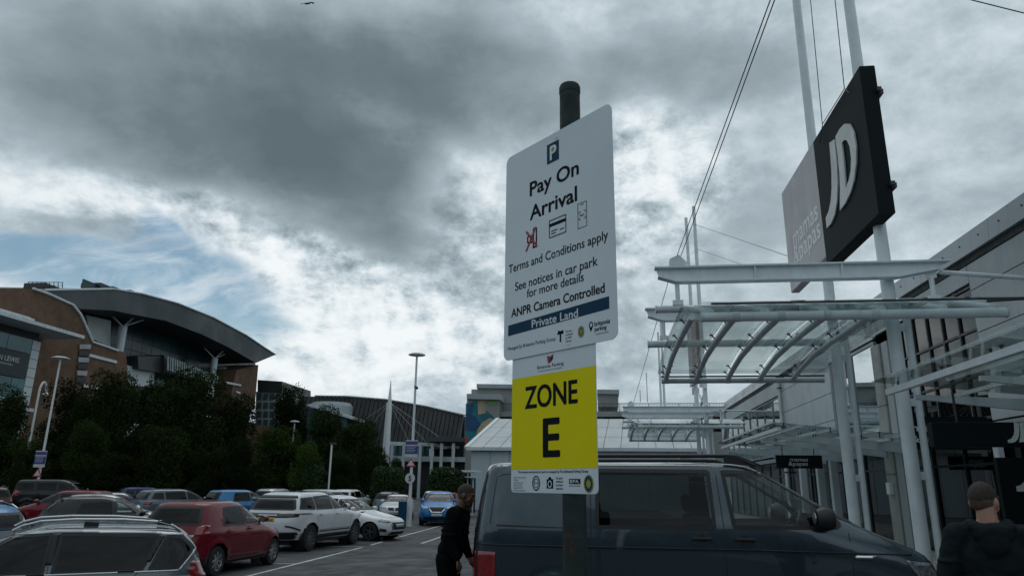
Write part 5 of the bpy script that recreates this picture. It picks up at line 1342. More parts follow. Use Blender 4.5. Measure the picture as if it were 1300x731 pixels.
# ---- large white SUV with a sloping roof
def suv_spec():
    keys = [(-2.20, .34, 2.20, .30, .86), (-2.33, .55, 2.36, .50, .94), (-2.34, .82, 2.36, .74, .965), (-2.28, 1.02, 2.20, .96, .955), (-2.22, 1.13, 1.10, 1.14, .90), (-2.06, 1.36, .66, 1.36, .80), (-1.80, 1.56, .10, 1.58, .68), (-1.62, 1.62, -.1, 1.635, .52), (-1.2, 1.65, -.5, 1.655, .22), (-1.0, 1.66, -.7, 1.66, .01)]
    b = Body(keys, (-1.42, 1.45), .375, arch=.43)
    o = dict(paint='p_white', side=[[(-1.92, 1.18), (-1.16, 1.16), (-1.18, 1.50), (-1.72, 1.47)], [(-1.10, 1.16), (-.10, 1.16), (-.14, 1.55), (-1.12, 1.51)], [(-.03, 1.16), (.98, 1.18), (.30, 1.50), (-.08, 1.54)]],
             front=[(-.74, 1.18), (.74, 1.18), (.60, 1.52), (-.60, 1.52)], rear=[(-.74, 1.16), (.74, 1.16), (.62, 1.44), (-.62, 1.44)],
             decals=[('rear_spoiler', [(-.64, 1.47), (.64, 1.47), (.58, 1.55), (-.58, 1.55)], 'B', 'trim'), ('tail_lamp', [(-.955, .98), (-.92, 1.07), (.92, 1.07), (.955, .98), (.6, .95), (-.6, .95)], 'B', 'lamp_dark'),
                     ('tail_lamp_end', [(-2.25, .97), (-1.95, 1.04), (-1.98, 1.06), (-2.3, 1.07)], 'S', 'lamp_dark'), ('number_plate', [(-.52, .80), (-.02, .80), (-.02, .92), (-.52, .92)], 'B', 'plate_y') if False else ('number_plate', [(-.25, .84), (.27, .84), (.27, .95), (-.25, .95)], 'B', 'plate_y'),
                     ('bumper_lower', [(-.86, .36), (.86, .36), (.90, .56), (-.90, .56)], 'B', 'trim'), ('bumper_vent', [(-2.30, .70), (-1.92, .58), (-1.90, .62), (-2.30, .75)], 'S', 'trim'),
                     ('sill_trim', [(-.95, .34), (.98, .34), (.98, .45), (-.95, .45)], 'S', 'trim'), ('sill_line', [(-.96, .52), (1.0, .52), (1.0, .555), (-.96, .555)], 'S', 'trim'), ('headlamp', [(.5, .84), (.88, .88), (.85, .96), (.5, .93)], 'F', 'lamp_clear'), ('headlamp', [(-.5, .84), (-.88, .88), (-.85, .96), (-.5, .93)], 'F', 'lamp_clear'), ('grille', [(-.48, .72), (.48, .72), (.48, .92), (-.48, .92)], 'F', 'trim'),
                     ('model_lettering', [(-.30, 1.0), (.30, 1.0), (.30, 1.025), (-.30, 1.025)], 'B', 'chrome'), ('sunroof', [(-1.3, -.42), (-.3, -.44), (-.3, .44), (-1.3, .42)], 'T', 'car_glass_black')],
             lines=[[(-.06, .58), (-.06, 1.12)], [(-1.12, .62), (-1.10, 1.12)], [(1.02, .58), (1.06, 1.08)], [(-1.0, .58), (1.02, .58)], [(-1.10, 1.12), (-1.14, 1.5)]], handles=[(.08, 1.02), (-.94, 1.02)], handle_mat='p_white', mirror=(.82, 1.18), mirror_size=(.10, .13, .09),
             cabin=(-1.9, .95, .5, 1.12), seats=[.1, -.85], spokes=10, rimmat='rim_dark')
    return b, o
MT['lamp_dark'] = mat('smoked lamp', (.02, .006, .007), .08, coat=1.); MT['car_glass_black'] = mat('black roof glass', (.01, .011, .012), .04, coat=1.)
MT['rim_dark'] = mat('two tone rim', (.20, .205, .21), .3, metal=.8)
# ---- white supermini nose toward the lane
def mazda_spec():
    keys = [(-1.88, .24, 1.92, .19, .78), (-1.98, .42, 2.03, .34, .845), (-1.98, .68, 2.02, .56, .86), (-1.94, .86, 1.82, .74, .85), (-1.90, .97, .80, .98, .78), (-1.76, 1.20, .36, 1.22, .68), (-1.50, 1.40, -.10, 1.42, .57), (-1.35, 1.455, -.28, 1.47, .44), (-1.0, 1.485, -.5, 1.495, .2), (-.8, 1.49, -.7, 1.50, .01)]
    b = Body(keys, (-1.29, 1.28), .30, nose=3.6)
    o = dict(paint='p_white', side=[[(-1.10, 1.02), (-.20, 1.0), (-.24, 1.37), (-1.0, 1.33)], [(-.13, 1.0), (.66, 1.0), (.02, 1.34), (-.17, 1.37)]],
             front=[(-.64, 1.02), (.64, 1.02), (.50, 1.36), (-.50, 1.36)], rear=[(-.6, 1.06), (.6, 1.06), (.52, 1.36), (-.52, 1.36)], gside=['car_glass_dark', 'car_glass'],
             decals=[('headlamp', [(.50, .62), (.84, .66), (.80, .76), (.52, .71)], 'F', 'lamp_clear'), ('headlamp', [(-.50, .62), (-.84, .66), (-.80, .76), (-.52, .71)], 'F', 'lamp_clear'), ('headlamp_side', [(1.55, .66), (1.90, .60), (1.88, .68), (1.62, .74)], 'S', 'lamp_clear'),
                     ('grille', [(-.44, .38), (.44, .38), (.50, .62), (-.50, .62)], 'F', 'trim'), ('grille_bar', [(-.50, .60), (-.40, .38), (-.37, .38), (-.46, .60)], 'F', 'chrome'), ('fog_recess', [(.58, .30), (.78, .34), (.76, .44), (.62, .40)], 'F', 'trim'), ('fog_recess', [(-.58, .30), (-.78, .34), (-.76, .44), (-.62, .40)], 'F', 'trim'),
                     ('lower_grille', [(-.5, .22), (.5, .22), (.45, .31), (-.45, .31)], 'F', 'trim'), ('number_plate', [(-.26, .46), (.26, .46), (.26, .56), (-.26, .56)], 'F', 'plate_w'), ('sill_trim', [(-.85, .22), (.85, .22), (.85, .29), (-.85, .29)], 'S', 'trim')],
             lines=[[(-.17, .36), (-.17, 1.35)], [(.86, .40), (.86, .93)], [(-.8, .36), (.85, .36)]], handles=[(-.06, .88), (-.98, .87)], handle_mat='p_white', mirror=(.52, 1.02), cabin=(-1.5, .55, .34, .96), seats=[-.2, -1.0], spokes=5, rimmat='rim_dark')
    return b, o
# ---- blue crossover facing us
def cross_spec():
    keys = [(-2.05, .30, 2.04, .26, .80), (-2.16, .50, 2.18, .44, .88), (-2.16, .76, 2.17, .68, .90), (-2.12, .96, 1.98, .90, .89), (-2.06, 1.08, 1.05, 1.09, .83), (-1.92, 1.30, .62, 1.32, .74), (-1.70, 1.50, .10, 1.52, .63), (-1.5, 1.56, -.1, 1.575, .48), (-1.1, 1.585, -.4, 1.59, .2), (-.9, 1.59, -.6, 1.595, .01)]
    b = Body(keys, (-1.33, 1.31), .34)
    o = dict(paint='p_blue', side=[[(-1.78, 1.16), (-1.22, 1.12), (-1.24, 1.42), (-1.62, 1.40)], [(-1.14, 1.12), (-.14, 1.12), (-.18, 1.48), (-1.16, 1.44)], [(-.06, 1.12), (.92, 1.13), (.26, 1.46), (-.10, 1.48)]],
             front=[(-.68, 1.13), (.68, 1.13), (.55, 1.46), (-.55, 1.46)], rear=[(-.62, 1.12), (.62, 1.12), (.54, 1.42), (-.54, 1.42)],
             decals=[('headlamp', [(.46, .78), (.86, .84), (.84, .94), (.46, .86)], 'F', 'lamp_clear'), ('headlamp', [(-.46, .78), (-.86, .84), (-.84, .94), (-.46, .86)], 'F', 'lamp_clear'),
                     ('grille', [(-.34, .62), (.34, .62), (.46, .88), (-.46, .88)], 'F', 'trim'), ('grille_chrome', [(-.46, .88), (-.40, .88), (-.22, .66), (.22, .66), (.40, .88), (.46, .88), (.26, .60), (-.26, .60)], 'F', 'chrome'), ('lower_grille', [(-.7, .30), (.7, .30), (.62, .44), (-.62, .44)], 'F', 'trim'),
                     ('number_plate', [(-.26, .46), (.26, .46), (.26, .57), (-.26, .57)], 'F', 'plate_w'), ('number_plate', [(-.26, .70), (.26, .70), (.26, .81), (-.26, .81)], 'B', 'plate_y'),
                     ('tail_lamp', [(.55, .92), (.88, .90), (.86, 1.06), (.6, 1.05)], 'B', 'lamp_red'), ('tail_lamp', [(-.55, .92), (-.88, .90), (-.86, 1.06), (-.6, 1.05)], 'B', 'lamp_red'),
                     ('sill_trim', [(-.92, .28), (.92, .28), (.92, .42), (-.92, .42)], 'S', 'trim'), ('rear_skirt', [(-.8, .32), (.8, .32), (.8, .48), (-.8, .48)], 'B', 'trim')],
             lines=[[(-.10, .45), (-.10, 1.1)], [(.98, .46), (.98, 1.04)], [(-.9, .46), (.95, .46)]], handles=[(.04, .98), (-.96, .98)], handle_mat='p_blue', mirror=(.76, 1.13), cabin=(-1.7, .8, .42, 1.07), seats=[0, -.9], spokes=5, rimmat='rim')
    return b, o
# ---- open cabriolet/coupe
def coupe_spec():
    keys = [(-2.1, .26, 2.08, .20, .80), (-2.2, .44, 2.20, .38, .87), (-2.2, .66, 2.20, .58, .885), (-2.14, .86, 2.02, .76, .87), (-1.25, .98, .90, .94, .78), (-1.0, 1.14, .55, 1.12, .66), (-.85, 1.30, .12, 1.30, .55), (-.75, 1.35, -.02, 1.355, .40), (-.6, 1.37, -.2, 1.37, .2), (-.5, 1.375, -.3, 1.375, .01)]
    b = Body(keys, (-1.36, 1.40), .33)
    o = dict(paint='p_white', side=[[(-1.0, .98), (.72, .97), (.22, 1.24), (-.74, 1.25)]], front=[(-.64, .99), (.64, .99), (.5, 1.26), (-.5, 1.26)], rear=[(-.55, 1.0), (.55, 1.0), (.48, 1.26), (-.48, 1.26)], glass='car_glass',
             decals=[('headlamp', [(.46, .62), (.84, .66), (.82, .76), (.48, .72)], 'F', 'lamp_clear'), ('headlamp', [(-.46, .62), (-.84, .66), (-.82, .76), (-.48, .72)], 'F', 'lamp_clear'), ('kidney_grille', [(.03, .54), (.34, .56), (.36, .70), (.05, .70)], 'F', 'trim'), ('kidney_grille', [(-.03, .54), (-.34, .56), (-.36, .70), (-.05, .70)], 'F', 'trim'),
                     ('lower_grille', [(-.6, .24), (.6, .24), (.5, .36), (-.5, .36)], 'F', 'trim'), ('number_plate', [(-.26, .40), (.26, .40), (.26, .50), (-.26, .50)], 'F', 'plate_w'), ('soft_top', [(-.86, -.46), (-.02, -.46), (-.02, .46), (-.86, .46)], 'T', 'seat')],
             lines=[[(.9, .4), (.86, .92)], [(-.62, .4), (-.66, .96)]], mirror=(.56, 1.0), cabin=(-1.0, .6, .3, .94), seats=[-.3], spokes=5)
    return b, o
# ---- silver estate with rails, close at the left
def estate_spec():
    keys = [(-2.10, .30, 2.18, .26, .80), (-2.22, .50, 2.30, .42, .88), (-2.23, .76, 2.28, .66, .90), (-2.20, .80, 2.10, .82, .89), (-2.15, .90, 1.14, .98, .855), (-2.02, 1.22, .66, 1.27, .765), (-1.84, 1.40, .12, 1.44, .70), (-1.66, 1.475, -.1, 1.505, .56), (-1.25, 1.50, -.4, 1.53, .24), (-1.0, 1.505, -.6, 1.535, .01)]
    b = Body(keys, (-1.30, 1.35), .33, nside=120, nose=6)
    o = dict(paint='p_grey2', side=[[(-1.97, 1.15), (-1.76, .90), (-1.38, .89), (-1.58, 1.335), (-1.80, 1.315)], [(-1.30, .89), (-.22, .90), (-.26, 1.395), (-1.48, 1.35)], [(-.12, .90), (1.0, .93), (.25, 1.38), (-.16, 1.40)]],
             front=[(-.66, 1.08), (.66, 1.08), (.56, 1.38), (-.56, 1.38)], rear=[(-.64, 1.04), (.64, 1.04), (.58, 1.32), (-.58, 1.32)],
             decals=[('tail_lamp', [(.56, .74), (.87, .76), (.85, .98), (.6, .98)], 'B', 'lamp_red'), ('tail_lamp', [(-.56, .74), (-.87, .76), (-.85, .98), (-.6, .98)], 'B', 'lamp_red'), ('number_plate', [(-.26, .60), (.26, .60), (.26, .71), (-.26, .71)], 'B', 'plate_y'), ('headlamp', [(.5, .72), (.86, .78), (.84, .88), (.5, .82)], 'F', 'lamp_clear'), ('headlamp', [(-.5, .72), (-.86, .78), (-.84, .88), (-.5, .82)], 'F', 'lamp_clear'),
                     ('window_chrome', line_poly([(1.0, 1.015), (.27, 1.405), (-.2, 1.428), (-.95, 1.412), (-1.50, 1.378), (-1.83, 1.345)], .036), 'S', 'chrome_soft'), ('window_chrome', line_poly([(-1.83, 1.345), (-2.02, 1.15), (-1.79, .875)], .030), 'S', 'chrome_soft'), ('window_chrome', line_poly([(-1.80, .872), (1.05, .905)], .02), 'S', 'chrome_soft'),
                     ('pillar_cover', [(-1.40, 1.0), (-1.34, 1.0), (-1.49, 1.345), (-1.56, 1.34)], 'S', 'trim'), ('pillar_cover', [(-.21, 1.01), (-.13, 1.01), (-.17, 1.395), (-.25, 1.39)], 'S', 'trim')],
             lines=[[(-.17, .4), (-.17, 1.0)], [(-.19, 1.405), (-.20, 1.45)], [(-1.51, 1.36), (-1.54, 1.42)], [(-1.0, .62), (-1.36, .98)], [(-2.0, 1.35), (-1.6, 1.435), (-.9, 1.46), (.0, 1.462)], [(-2.14, .7), (-2.06, 1.12), (-1.95, 1.28), (-1.84, 1.36)]], handles=[(-.04, .90), (-1.1, .90)], mirror=(.78, 1.06), mirror_mat='p_grey2', cabin=(-1.9, .85, .4, 1.0), seats=[0., -.95], spokes=7, off=.005)
    return b, o
MT['p_grey2'] = paint('silver grey estate paint', (.13, .155, .17), .5, .25); MT['chrome_soft'] = mat('brushed window trim', (.50, .52, .54), .3, metal=.85)
# ---- boxy 4x4
def box4_spec():
    keys = [(-2.2, .40, 2.2, .36, .86), (-2.32, .60, 2.36, .55, .94), (-2.32, .90, 2.36, .84, .955), (-2.30, 1.12, 2.22, 1.06, .95), (-2.28, 1.24, 1.10, 1.26, .90), (-2.24, 1.5, .78, 1.52, .84), (-2.16, 1.76, .36, 1.78, .76), (-2.02, 1.84, .1, 1.86, .62), (-1.5, 1.87, -.3, 1.88, .3), (-1.2, 1.88, -.6, 1.89, .01)]
    b = Body(keys, (-1.42, 1.45), .375, nose=7)
    o = dict(paint='p_black', side=[[(-2.1, 1.28), (-1.2, 1.28), (-1.22, 1.70), (-2.04, 1.70)], [(-1.12, 1.28), (-.12, 1.28), (-.14, 1.72), (-1.14, 1.70)], [(-.04, 1.28), (.98, 1.29), (.5, 1.68), (-.06, 1.72)]], front=[(-.78, 1.3), (.78, 1.3), (.7, 1.7), (-.7, 1.7)], rear=[(-.72, 1.2), (.72, 1.2), (.66, 1.7), (-.66, 1.7)],
             decals=[('tail_lamp', [(.74, .96), (.92, .96), (.9, 1.3), (.76, 1.3)], 'B', 'lamp_red'), ('tail_lamp', [(-.74, .96), (-.92, .96), (-.9, 1.3), (-.76, 1.3)], 'B', 'lamp_red'), ('grille', [(-.5, .8), (.5, .8), (.5, 1.0), (-.5, 1.0)], 'F', 'trim')],
             handles=[(.06, 1.12), (-.95, 1.12)], mirror=(.85, 1.3), cabin=(-1.9, .95, .55, 1.22), seats=[0.1, -.85], spokes=5)
    return b, o
# ---- van
def van_spec():
    keys = [(-2.36, .30, 2.30, .25, .86), (-2.44, .50, 2.44, .42, .935), (-2.45, .80, 2.46, .72, .952), (-2.45, 1.08, 2.32, 1.06, .952), (-2.43, 1.27, 1.70, 1.345, .935), (-2.38, 1.60, 1.24, 1.60, .880), (-2.31, 1.89, .74, 1.89, .81), (-2.22, 1.955, .50, 1.965, .69), (-1.9, 1.975, -.1, 1.99, .38), (-1.6, 1.98, -.4, 1.995, .01)]
    b = Body(keys, (-1.52, 1.48), .34, nose=8, nside=150, sub=7, arch=.40)
    o = dict(paint='p_van', side=[[(-1.06, 1.29), (.17, 1.30), (.15, 1.885), (-1.05, 1.885)], [(.36, 1.31), (1.40, 1.325), (1.44, 1.37), (1.26, 1.575), (1.02, 1.78), (.82, 1.87), (.29, 1.885)]],
             front=[(-.82, 1.39), (.82, 1.39), (.72, 1.86), (-.72, 1.86)], rear=[(-.74, 1.22), (.74, 1.22), (.68, 1.84), (-.68, 1.84)],
             decals=[('tail_lamp', [(-2.47, .62), (-2.385, .62), (-2.38, 1.02), (-2.46, 1.02)], 'S', 'lamp_red'), ('tail_lamp', [(.80, .62), (.945, .62), (.94, 1.02), (.82, 1.02)], 'B', 'lamp_red'), ('tail_lamp', [(-.80, .62), (-.945, .62), (-.94, 1.02), (-.82, 1.02)], 'B', 'lamp_red'),
                     ('number_plate', [(-.26, .82), (.26, .82), (.26, .93), (-.26, .93)], 'B', 'plate_y'),
                     ('headlamp', [(2.02, 1.03), (2.30, 1.0), (2.40, .84), (2.36, .78), (2.16, .82)], 'S', 'lamp_clear'), ('headlamp', [(.55, .74), (.94, .74), (.93, .96), (.60, .90)], 'F', 'lamp_clear'), ('headlamp', [(-.55, .74), (-.94, .74), (-.93, .96), (-.60, .90)], 'F', 'lamp_clear'), ('lamp_chrome', [(2.16, .775), (2.38, .765), (2.38, .79), (2.16, .80)], 'S', 'chrome'),
                     ('grille', [(-.54, .78), (.54, .78), (.54, .90), (-.54, .90)], 'F', 'trim'), ('lower_grille', [(-.6, .34), (.6, .34), (.6, .52), (-.6, .52)], 'F', 'trim'),
                     ('wing_badge', [(1.53, 1.035), (1.70, 1.035), (1.74, 1.07), (1.53, 1.07)], 'S', 'chrome'), 
                     ('crease_trim', line_poly([(-2.36, 1.095), (-1.2, 1.097), (.5, 1.10), (2.1, 1.085)], .016), 'S', 'trim'), ('sill_trim', [(-1.05, .28), (1.0, .28), (1.0, .36), (-1.05, .36)], 'S', 'trim')],
             lines=[[(-2.38, .5), (-2.38, 1.25), (-2.32, 1.84)], [(.26, .4), (.26, 1.28), (.22, 1.92)], [(-1.12, .4), (-1.12, 1.92)], [(1.50, .5), (1.50, 1.28)], [(.2, .38), (1.05, .38)], [(-2.25, 1.925), (-1.0, 1.93), (.2, 1.935)], [(-2.25, 1.30), (-1.40, 1.28), (-1.22, 1.28)],
                    [(-2.22, 1.32), (-2.16, 1.80), (-2.08, 1.83), (-1.22, 1.84)], [(-2.22, 1.32), (-2.12, 1.285), (-1.22, 1.28)]],
             handles=[(.03, 1.20), (.46, 1.20)], mirror=(1.25, 1.39), mirror_size=(.12, .10, .115), mirror_mat='trim', cabin=(-2.2, 1.35, .55, 1.26), seats=[.45], spokes=5, glass='car_glass_dark', gside=['van_mid_glass', 'car_glass'])
    return b, o
MT['van_mid_glass'] = glass('van privacy glass', (.22, .27, .28), .4, .012)
def build_car(spec, name, label, cat, **over):
    b, o = spec(); o.update(over); return make_car(name, label, cat, b, o), b
def place(o, x, y, phi, z=None):
    o.location = (x, y, gz(x) if z is None else z); o.rotation_euler = (0, 0, R(phi)); return o
def recolor(src, paint_from, paint_to, label, x, y, phi, s=1., cat='car', name=None, z=None):
    c = copy_tree(src, None, {MT[paint_from]: MT[paint_to]}); c['label'] = label; c['category'] = cat
    if name: c.name = name
    place(c, x, y, phi, z); c.scale = (s, s, s); return c
hat, _ = build_car(hatch_spec, 'parked_car', 'small dark red hatchback seen from behind, parked in front of the white SUV', 'car')
for i, s_ in enumerate(('S', 'SPORT', '4x4')): pass
solid(MB().add([(-1.99, 0, 0)], []).build('x', 'trim')) if False else None
place(hat, -8.85, 16.2, 88)
hb_, _ = hatch_spec()
mb = MB()
for s_, y_, w_, z_ in (('S', .06, .06, .865), ('SWIFT', -.20, .16, .865), ('ALLGRIP', -.40, .20, .81)):
    lettering(mb, s_, lambda u, v, d: hb_.project((y_-u, z_+v), 'B')[0]+Vector((-.012, 0, 0)), 0, 0, w_, .04, 0)
mb.build('badge_lettering', 'chrome', None).parent = hat
MB().tube((-.9, 0, 1.49), (-1.12, 0, 1.78), .006, .003, n=6).build('aerial', 'trim', None).parent = hat
suv, _ = build_car(suv_spec, 'parked_car', 'large white SUV with black roof glass and yellow rear number plate, behind the red hatchback', 'car')
place(suv, -9.25, 22.5, 83)
mb = MB(); sb_ = _
lettering(mb, 'OY19 NAP', lambda u, v, d: sb_.project((.245-u, .86+v), 'B')[0]+Vector((-.014, 0, 0)), 0, 0, .46, .075, .02); o_ = mb.build('plate_lettering', 'print', None); o_.parent = suv
MB().prism([(-1.1, -.04, 1.655), (-1.1, .04, 1.655), (-1.25, .0, 1.655)], (0, 0, .06)).build('roof_fin', 'trim', None).parent = suv
maz, _ = build_car(mazda_spec, 'parked_car', 'white small hatchback with its nose pointing out at the lane, right of the white SUV', 'car')
place(maz, -9.15, 26.3, -14)
cro, _ = build_car(cross_spec, 'parked_car', 'bright blue crossover facing us beside the post with the round 5 sign', 'car')
place(cro, -8.35, 37.2, -80)
cou, _ = build_car(coupe_spec, 'parked_car', 'white low coupe facing us left of the post with the round 5 sign', 'car')
place(cou, -11.7, 41.3, -78)
est, _ = build_car(estate_spec, 'parked_car', 'silver grey estate with roof rails and chrome window trim, nearest at lower left', 'car')
for sy in (-.60, .60):
    pts = [(-1.78, sy*1.02, 1.40), (-1.66, sy, 1.475), (-1.45, sy, 1.53), (-1.0, sy, 1.565), (-.4, sy, 1.575), (.0, sy, 1.555), (.2, sy*1.01, 1.50), (.30, sy*1.02, 1.44)]
    rl = MB().path(pts, .017, n=8); rl.build('roof_rail', 'chrome_soft', None, smooth=True).parent = est
    for x in (-1.55, -.62): MB().obox((x-.08, sy, 1.50), (x+.10, sy, 1.515), .03, .06).build('rail_foot', 'trim', None).parent = est
place(est, -7.42, 9.05, 220, -.24); est.scale = (.93,)*3
bx, _ = build_car(box4_spec, 'parked_car', 'tall black boxy four wheel drive car with a bright windscreen, beside the left lamp post', 'car')
place(bx, -29.6, 37.5, 20, -.1)
# further rows: copies with their own paint
recolor(cro, 'p_blue', 'p_grey', 'blue grey crossover seen from behind, above and left of the red hatchback', -20.0, 33.0, 62)
recolor(hat, 'p_red', 'p_lblue', 'light blue hatchback behind, left of the large white SUV', -17.6, 34.6, 58, 1.05)
recolor(cro, 'p_blue', 'p_navy', 'navy blue SUV seen from behind at the left, in front of the trees', -27.8, 42.8, 48)
recolor(maz, 'p_white', 'p_black', 'black hatchback with a paper in its window, left of the red hatchback', -13.6, 19.5, 40)
recolor(coupe := cou, 'p_white', 'p_silver', 'silver saloon with a low roof, behind the black hatchback at left', -22.6, 32.6, 30, 1.02)
recolor(hat, 'p_red', 'p_red', 'red hatchback far left between the black four wheel drive and the estate roof', -21.6, 27.6, 185, 1.02)
recolor(maz, 'p_white', 'p_silver', 'pale silver car behind the black hatchback, half hidden by it', -15.9, 22.8, 35)
recolor(hat, 'p_red', 'p_dred', 'dark red hatchback at the far left edge, next to the notice board lamp post', -30.0, 32.5, 150, 1.05)
recolor(est, 'p_grey2', 'p_lblue', 'light blue estate roof just showing over the near silver grey estate', -13.4, 12.9, 180, z=-.24)
recolor(cro, 'p_blue', 'p_black', 'black crossover at the left edge above the near estate roof', -25.4, 25.3, 160)
recolor(suv, 'p_white', 'p_white', 'second white SUV with black glass, beyond the front white SUV', -14.0, 36.5, -35, .98)
recolor(cro, 'p_blue', 'p_dgrey', 'graphite crossover behind the white small hatchback', -13.0, 33.0, -28)
recolor(maz, 'p_white', 'p_white', 'white hatchback just visible over the roof of the white SUV', -17.5, 40.5, 75)
far = [(cro, 'p_blue', 'p_silver', -20.5, 45.0, 80, 'far silver crossover left of the clipped hedges'), (hat, 'p_red', 'p_black', -23.3, 45.2, 100, 'far black hatchback in front of the hedge left of the lamp'), (cro, 'p_blue', 'p_white', -16.0, 45.5, 88, 'far white crossover in front of the clipped hedge row'),
       (maz, 'p_white', 'p_grey', -13.4, 45.6, 95, 'far grey hatchback in front of the clipped hedge row'), (hat, 'p_red', 'p_white', -6.2, 45.5, 85, 'far white hatchback behind the bright blue crossover'), (cro, 'p_blue', 'p_dgrey', -3.6, 44.0, 92, 'far graphite crossover beside the man at the van'),
       (hat, 'p_red', 'p_red', -9.6, 46.2, 90, 'far bright red hatchback glimpsed behind the post with the 5 sign'), (cro, 'p_blue', 'p_black', -30.5, 46.5, 70, 'far black crossover under the trees left of centre'), (maz, 'p_white', 'p_silver', -27.0, 47.5, 95, 'far silver hatchback under the trees left of centre'),
       (cou, 'p_white', 'p_black', -33.5, 35.0, 120, 'black saloon under the notice board lamp post'), (hat, 'p_red', 'p_grey', -36.0, 44.0, 60, 'far grey hatchback at the foot of the left trees'), (cro, 'p_blue', 'p_silver', -10.5, 46.8, 91, 'far silver crossover beyond the white coupe')]
for sr, pf, pt_, x, y, ph, lb in far: recolor(sr, pf, pt_, lb, x, y, ph)
van, _ = build_car(van_spec, 'parked_van', 'dark slate blue van parked side on behind the sign post', 'van')
for sy in (-.70, .70):
    MB().path([(-2.0, sy, 1.95), (-1.9, sy, 2.035), (.34, sy, 2.05), (.46, sy, 2.045), (.66, sy*1.02, 1.95)], .022, n=8).prism([(.34, sy-.02, 1.97), (.34, sy-.02, 2.065), (.5, sy-.02, 2.05), (.80, sy-.02, 1.93)], (0, .04, 0)).build('roof_rail', 'trim', None).parent = van
van.rotation_euler = (0, 0, 0); van.location = (.98, 8.0+.95, 0)
# ================================================================== PEOPLE
MT['skin_a'] = mat('skin', (.36, .20, .14), .55, var=.06, vscale=12); MT['skin_b'] = mat('darker skin', (.12, .058, .035), .55, var=.08, vscale=12)
MT['hoodie'] = mat('charcoal hoodie', (.013, .019, .022), .95, spec=.1, var=.15, vscale=6, bump=.35, bscale=180); MT['blackcloth'] = mat('black cloth', (.005, .006, .007), .95, spec=.05, var=.2, bump=.3, bscale=160)
MT['hair'] = mat('short cropped hair', (.038, .027, .020), .9, var=.3, vscale=60, bump=.6, bscale=260); MT['hair_fade'] = mat('shaved hair', (.095, .062, .048), .9, var=.3, vscale=60, bump=.4, bscale=260); MT['shoe'] = mat('black shoe', (.01, .01, .011), .5)
def capsule(mb, p, q, r1, r2, n=14, k=6):
    p, q = Vector(p), Vector(q); d = (q-p); L = d.length; d.normalize(); a = d.orthogonal().normalized(); b = d.cross(a); vs = []; prof = []
    for i in range(k+1): t_ = math.pi/2*i/k; prof.append((r1*math.sin(t_), -r1*math.cos(t_)))
    for i in range(k+1): t_ = math.pi/2*i/k; prof.append((r2*math.cos(t_), L+r2*math.sin(t_)))
    for r_, h in prof: vs += [p+d*h+(a*math.cos(2*math.pi*i/n)+b*math.sin(2*math.pi*i/n))*max(r_, .0004) for i in range(n)]
    m_ = len(prof); mb.add(vs, [(j*n+i, j*n+(i+1) % n, (j+1)*n+(i+1) % n, (j+1)*n+i) for j in range(m_-1) for i in range(n)]+[tuple(range(n-1, -1, -1)), tuple(range((m_-1)*n, m_*n))])
def ell(mb, c, r, rot=None, n=20, k=12):
    vs = []
    for j in range(k+1):
        t_ = math.pi*j/k
        for i in range(n):
            a = 2*math.pi*i/n; v = Vector((r[0]*max(math.sin(t_), .001)*math.cos(a), r[1]*max(math.sin(t_), .001)*math.sin(a), -r[2]*math.cos(t_)))
            if rot: v = rot @ v
            vs.append(Vector(c)+v)
    mb.add(vs, [(j*n+i, j*n+(i+1) % n, (j+1)*n+(i+1) % n, (j+1)*n+i) for j in range(k) for i in range(n)]+[tuple(range(n-1, -1, -1)), tuple(range(k*n, (k+1)*n))])
def fuse(mb, name, mt, parent, voxel=.01, smooth=3, wrinkle=0.):
    o = mb.build(name, mt, None)
    md = o.modifiers.new('r', 'REMESH'); md.mode = 'VOXEL'; md.voxel_size = voxel; md.use_smooth_shade = True
    m2 = o.modifiers.new('s', 'SMOOTH'); m2.iterations = smooth; m2.factor = .5
    if wrinkle:
        for sz, k_ in ((.11, 1.), (.045, .45)):
            tx = bpy.data.textures.new('fold', 'CLOUDS'); tx.noise_scale = sz; tx.noise_depth = 2
            m3 = o.modifiers.new('d', 'DISPLACE'); m3.texture = tx; m3.strength = wrinkle*k_; m3.mid_level = .5
    dg = bpy.context.evaluated_depsgraph_get(); me = bpy.data.meshes.new_from_object(o.evaluated_get(dg))
    me.name = name; o.modifiers.clear(); o.data = me
    for p in me.polygons: p.use_smooth = True
    o.parent = parent; return o
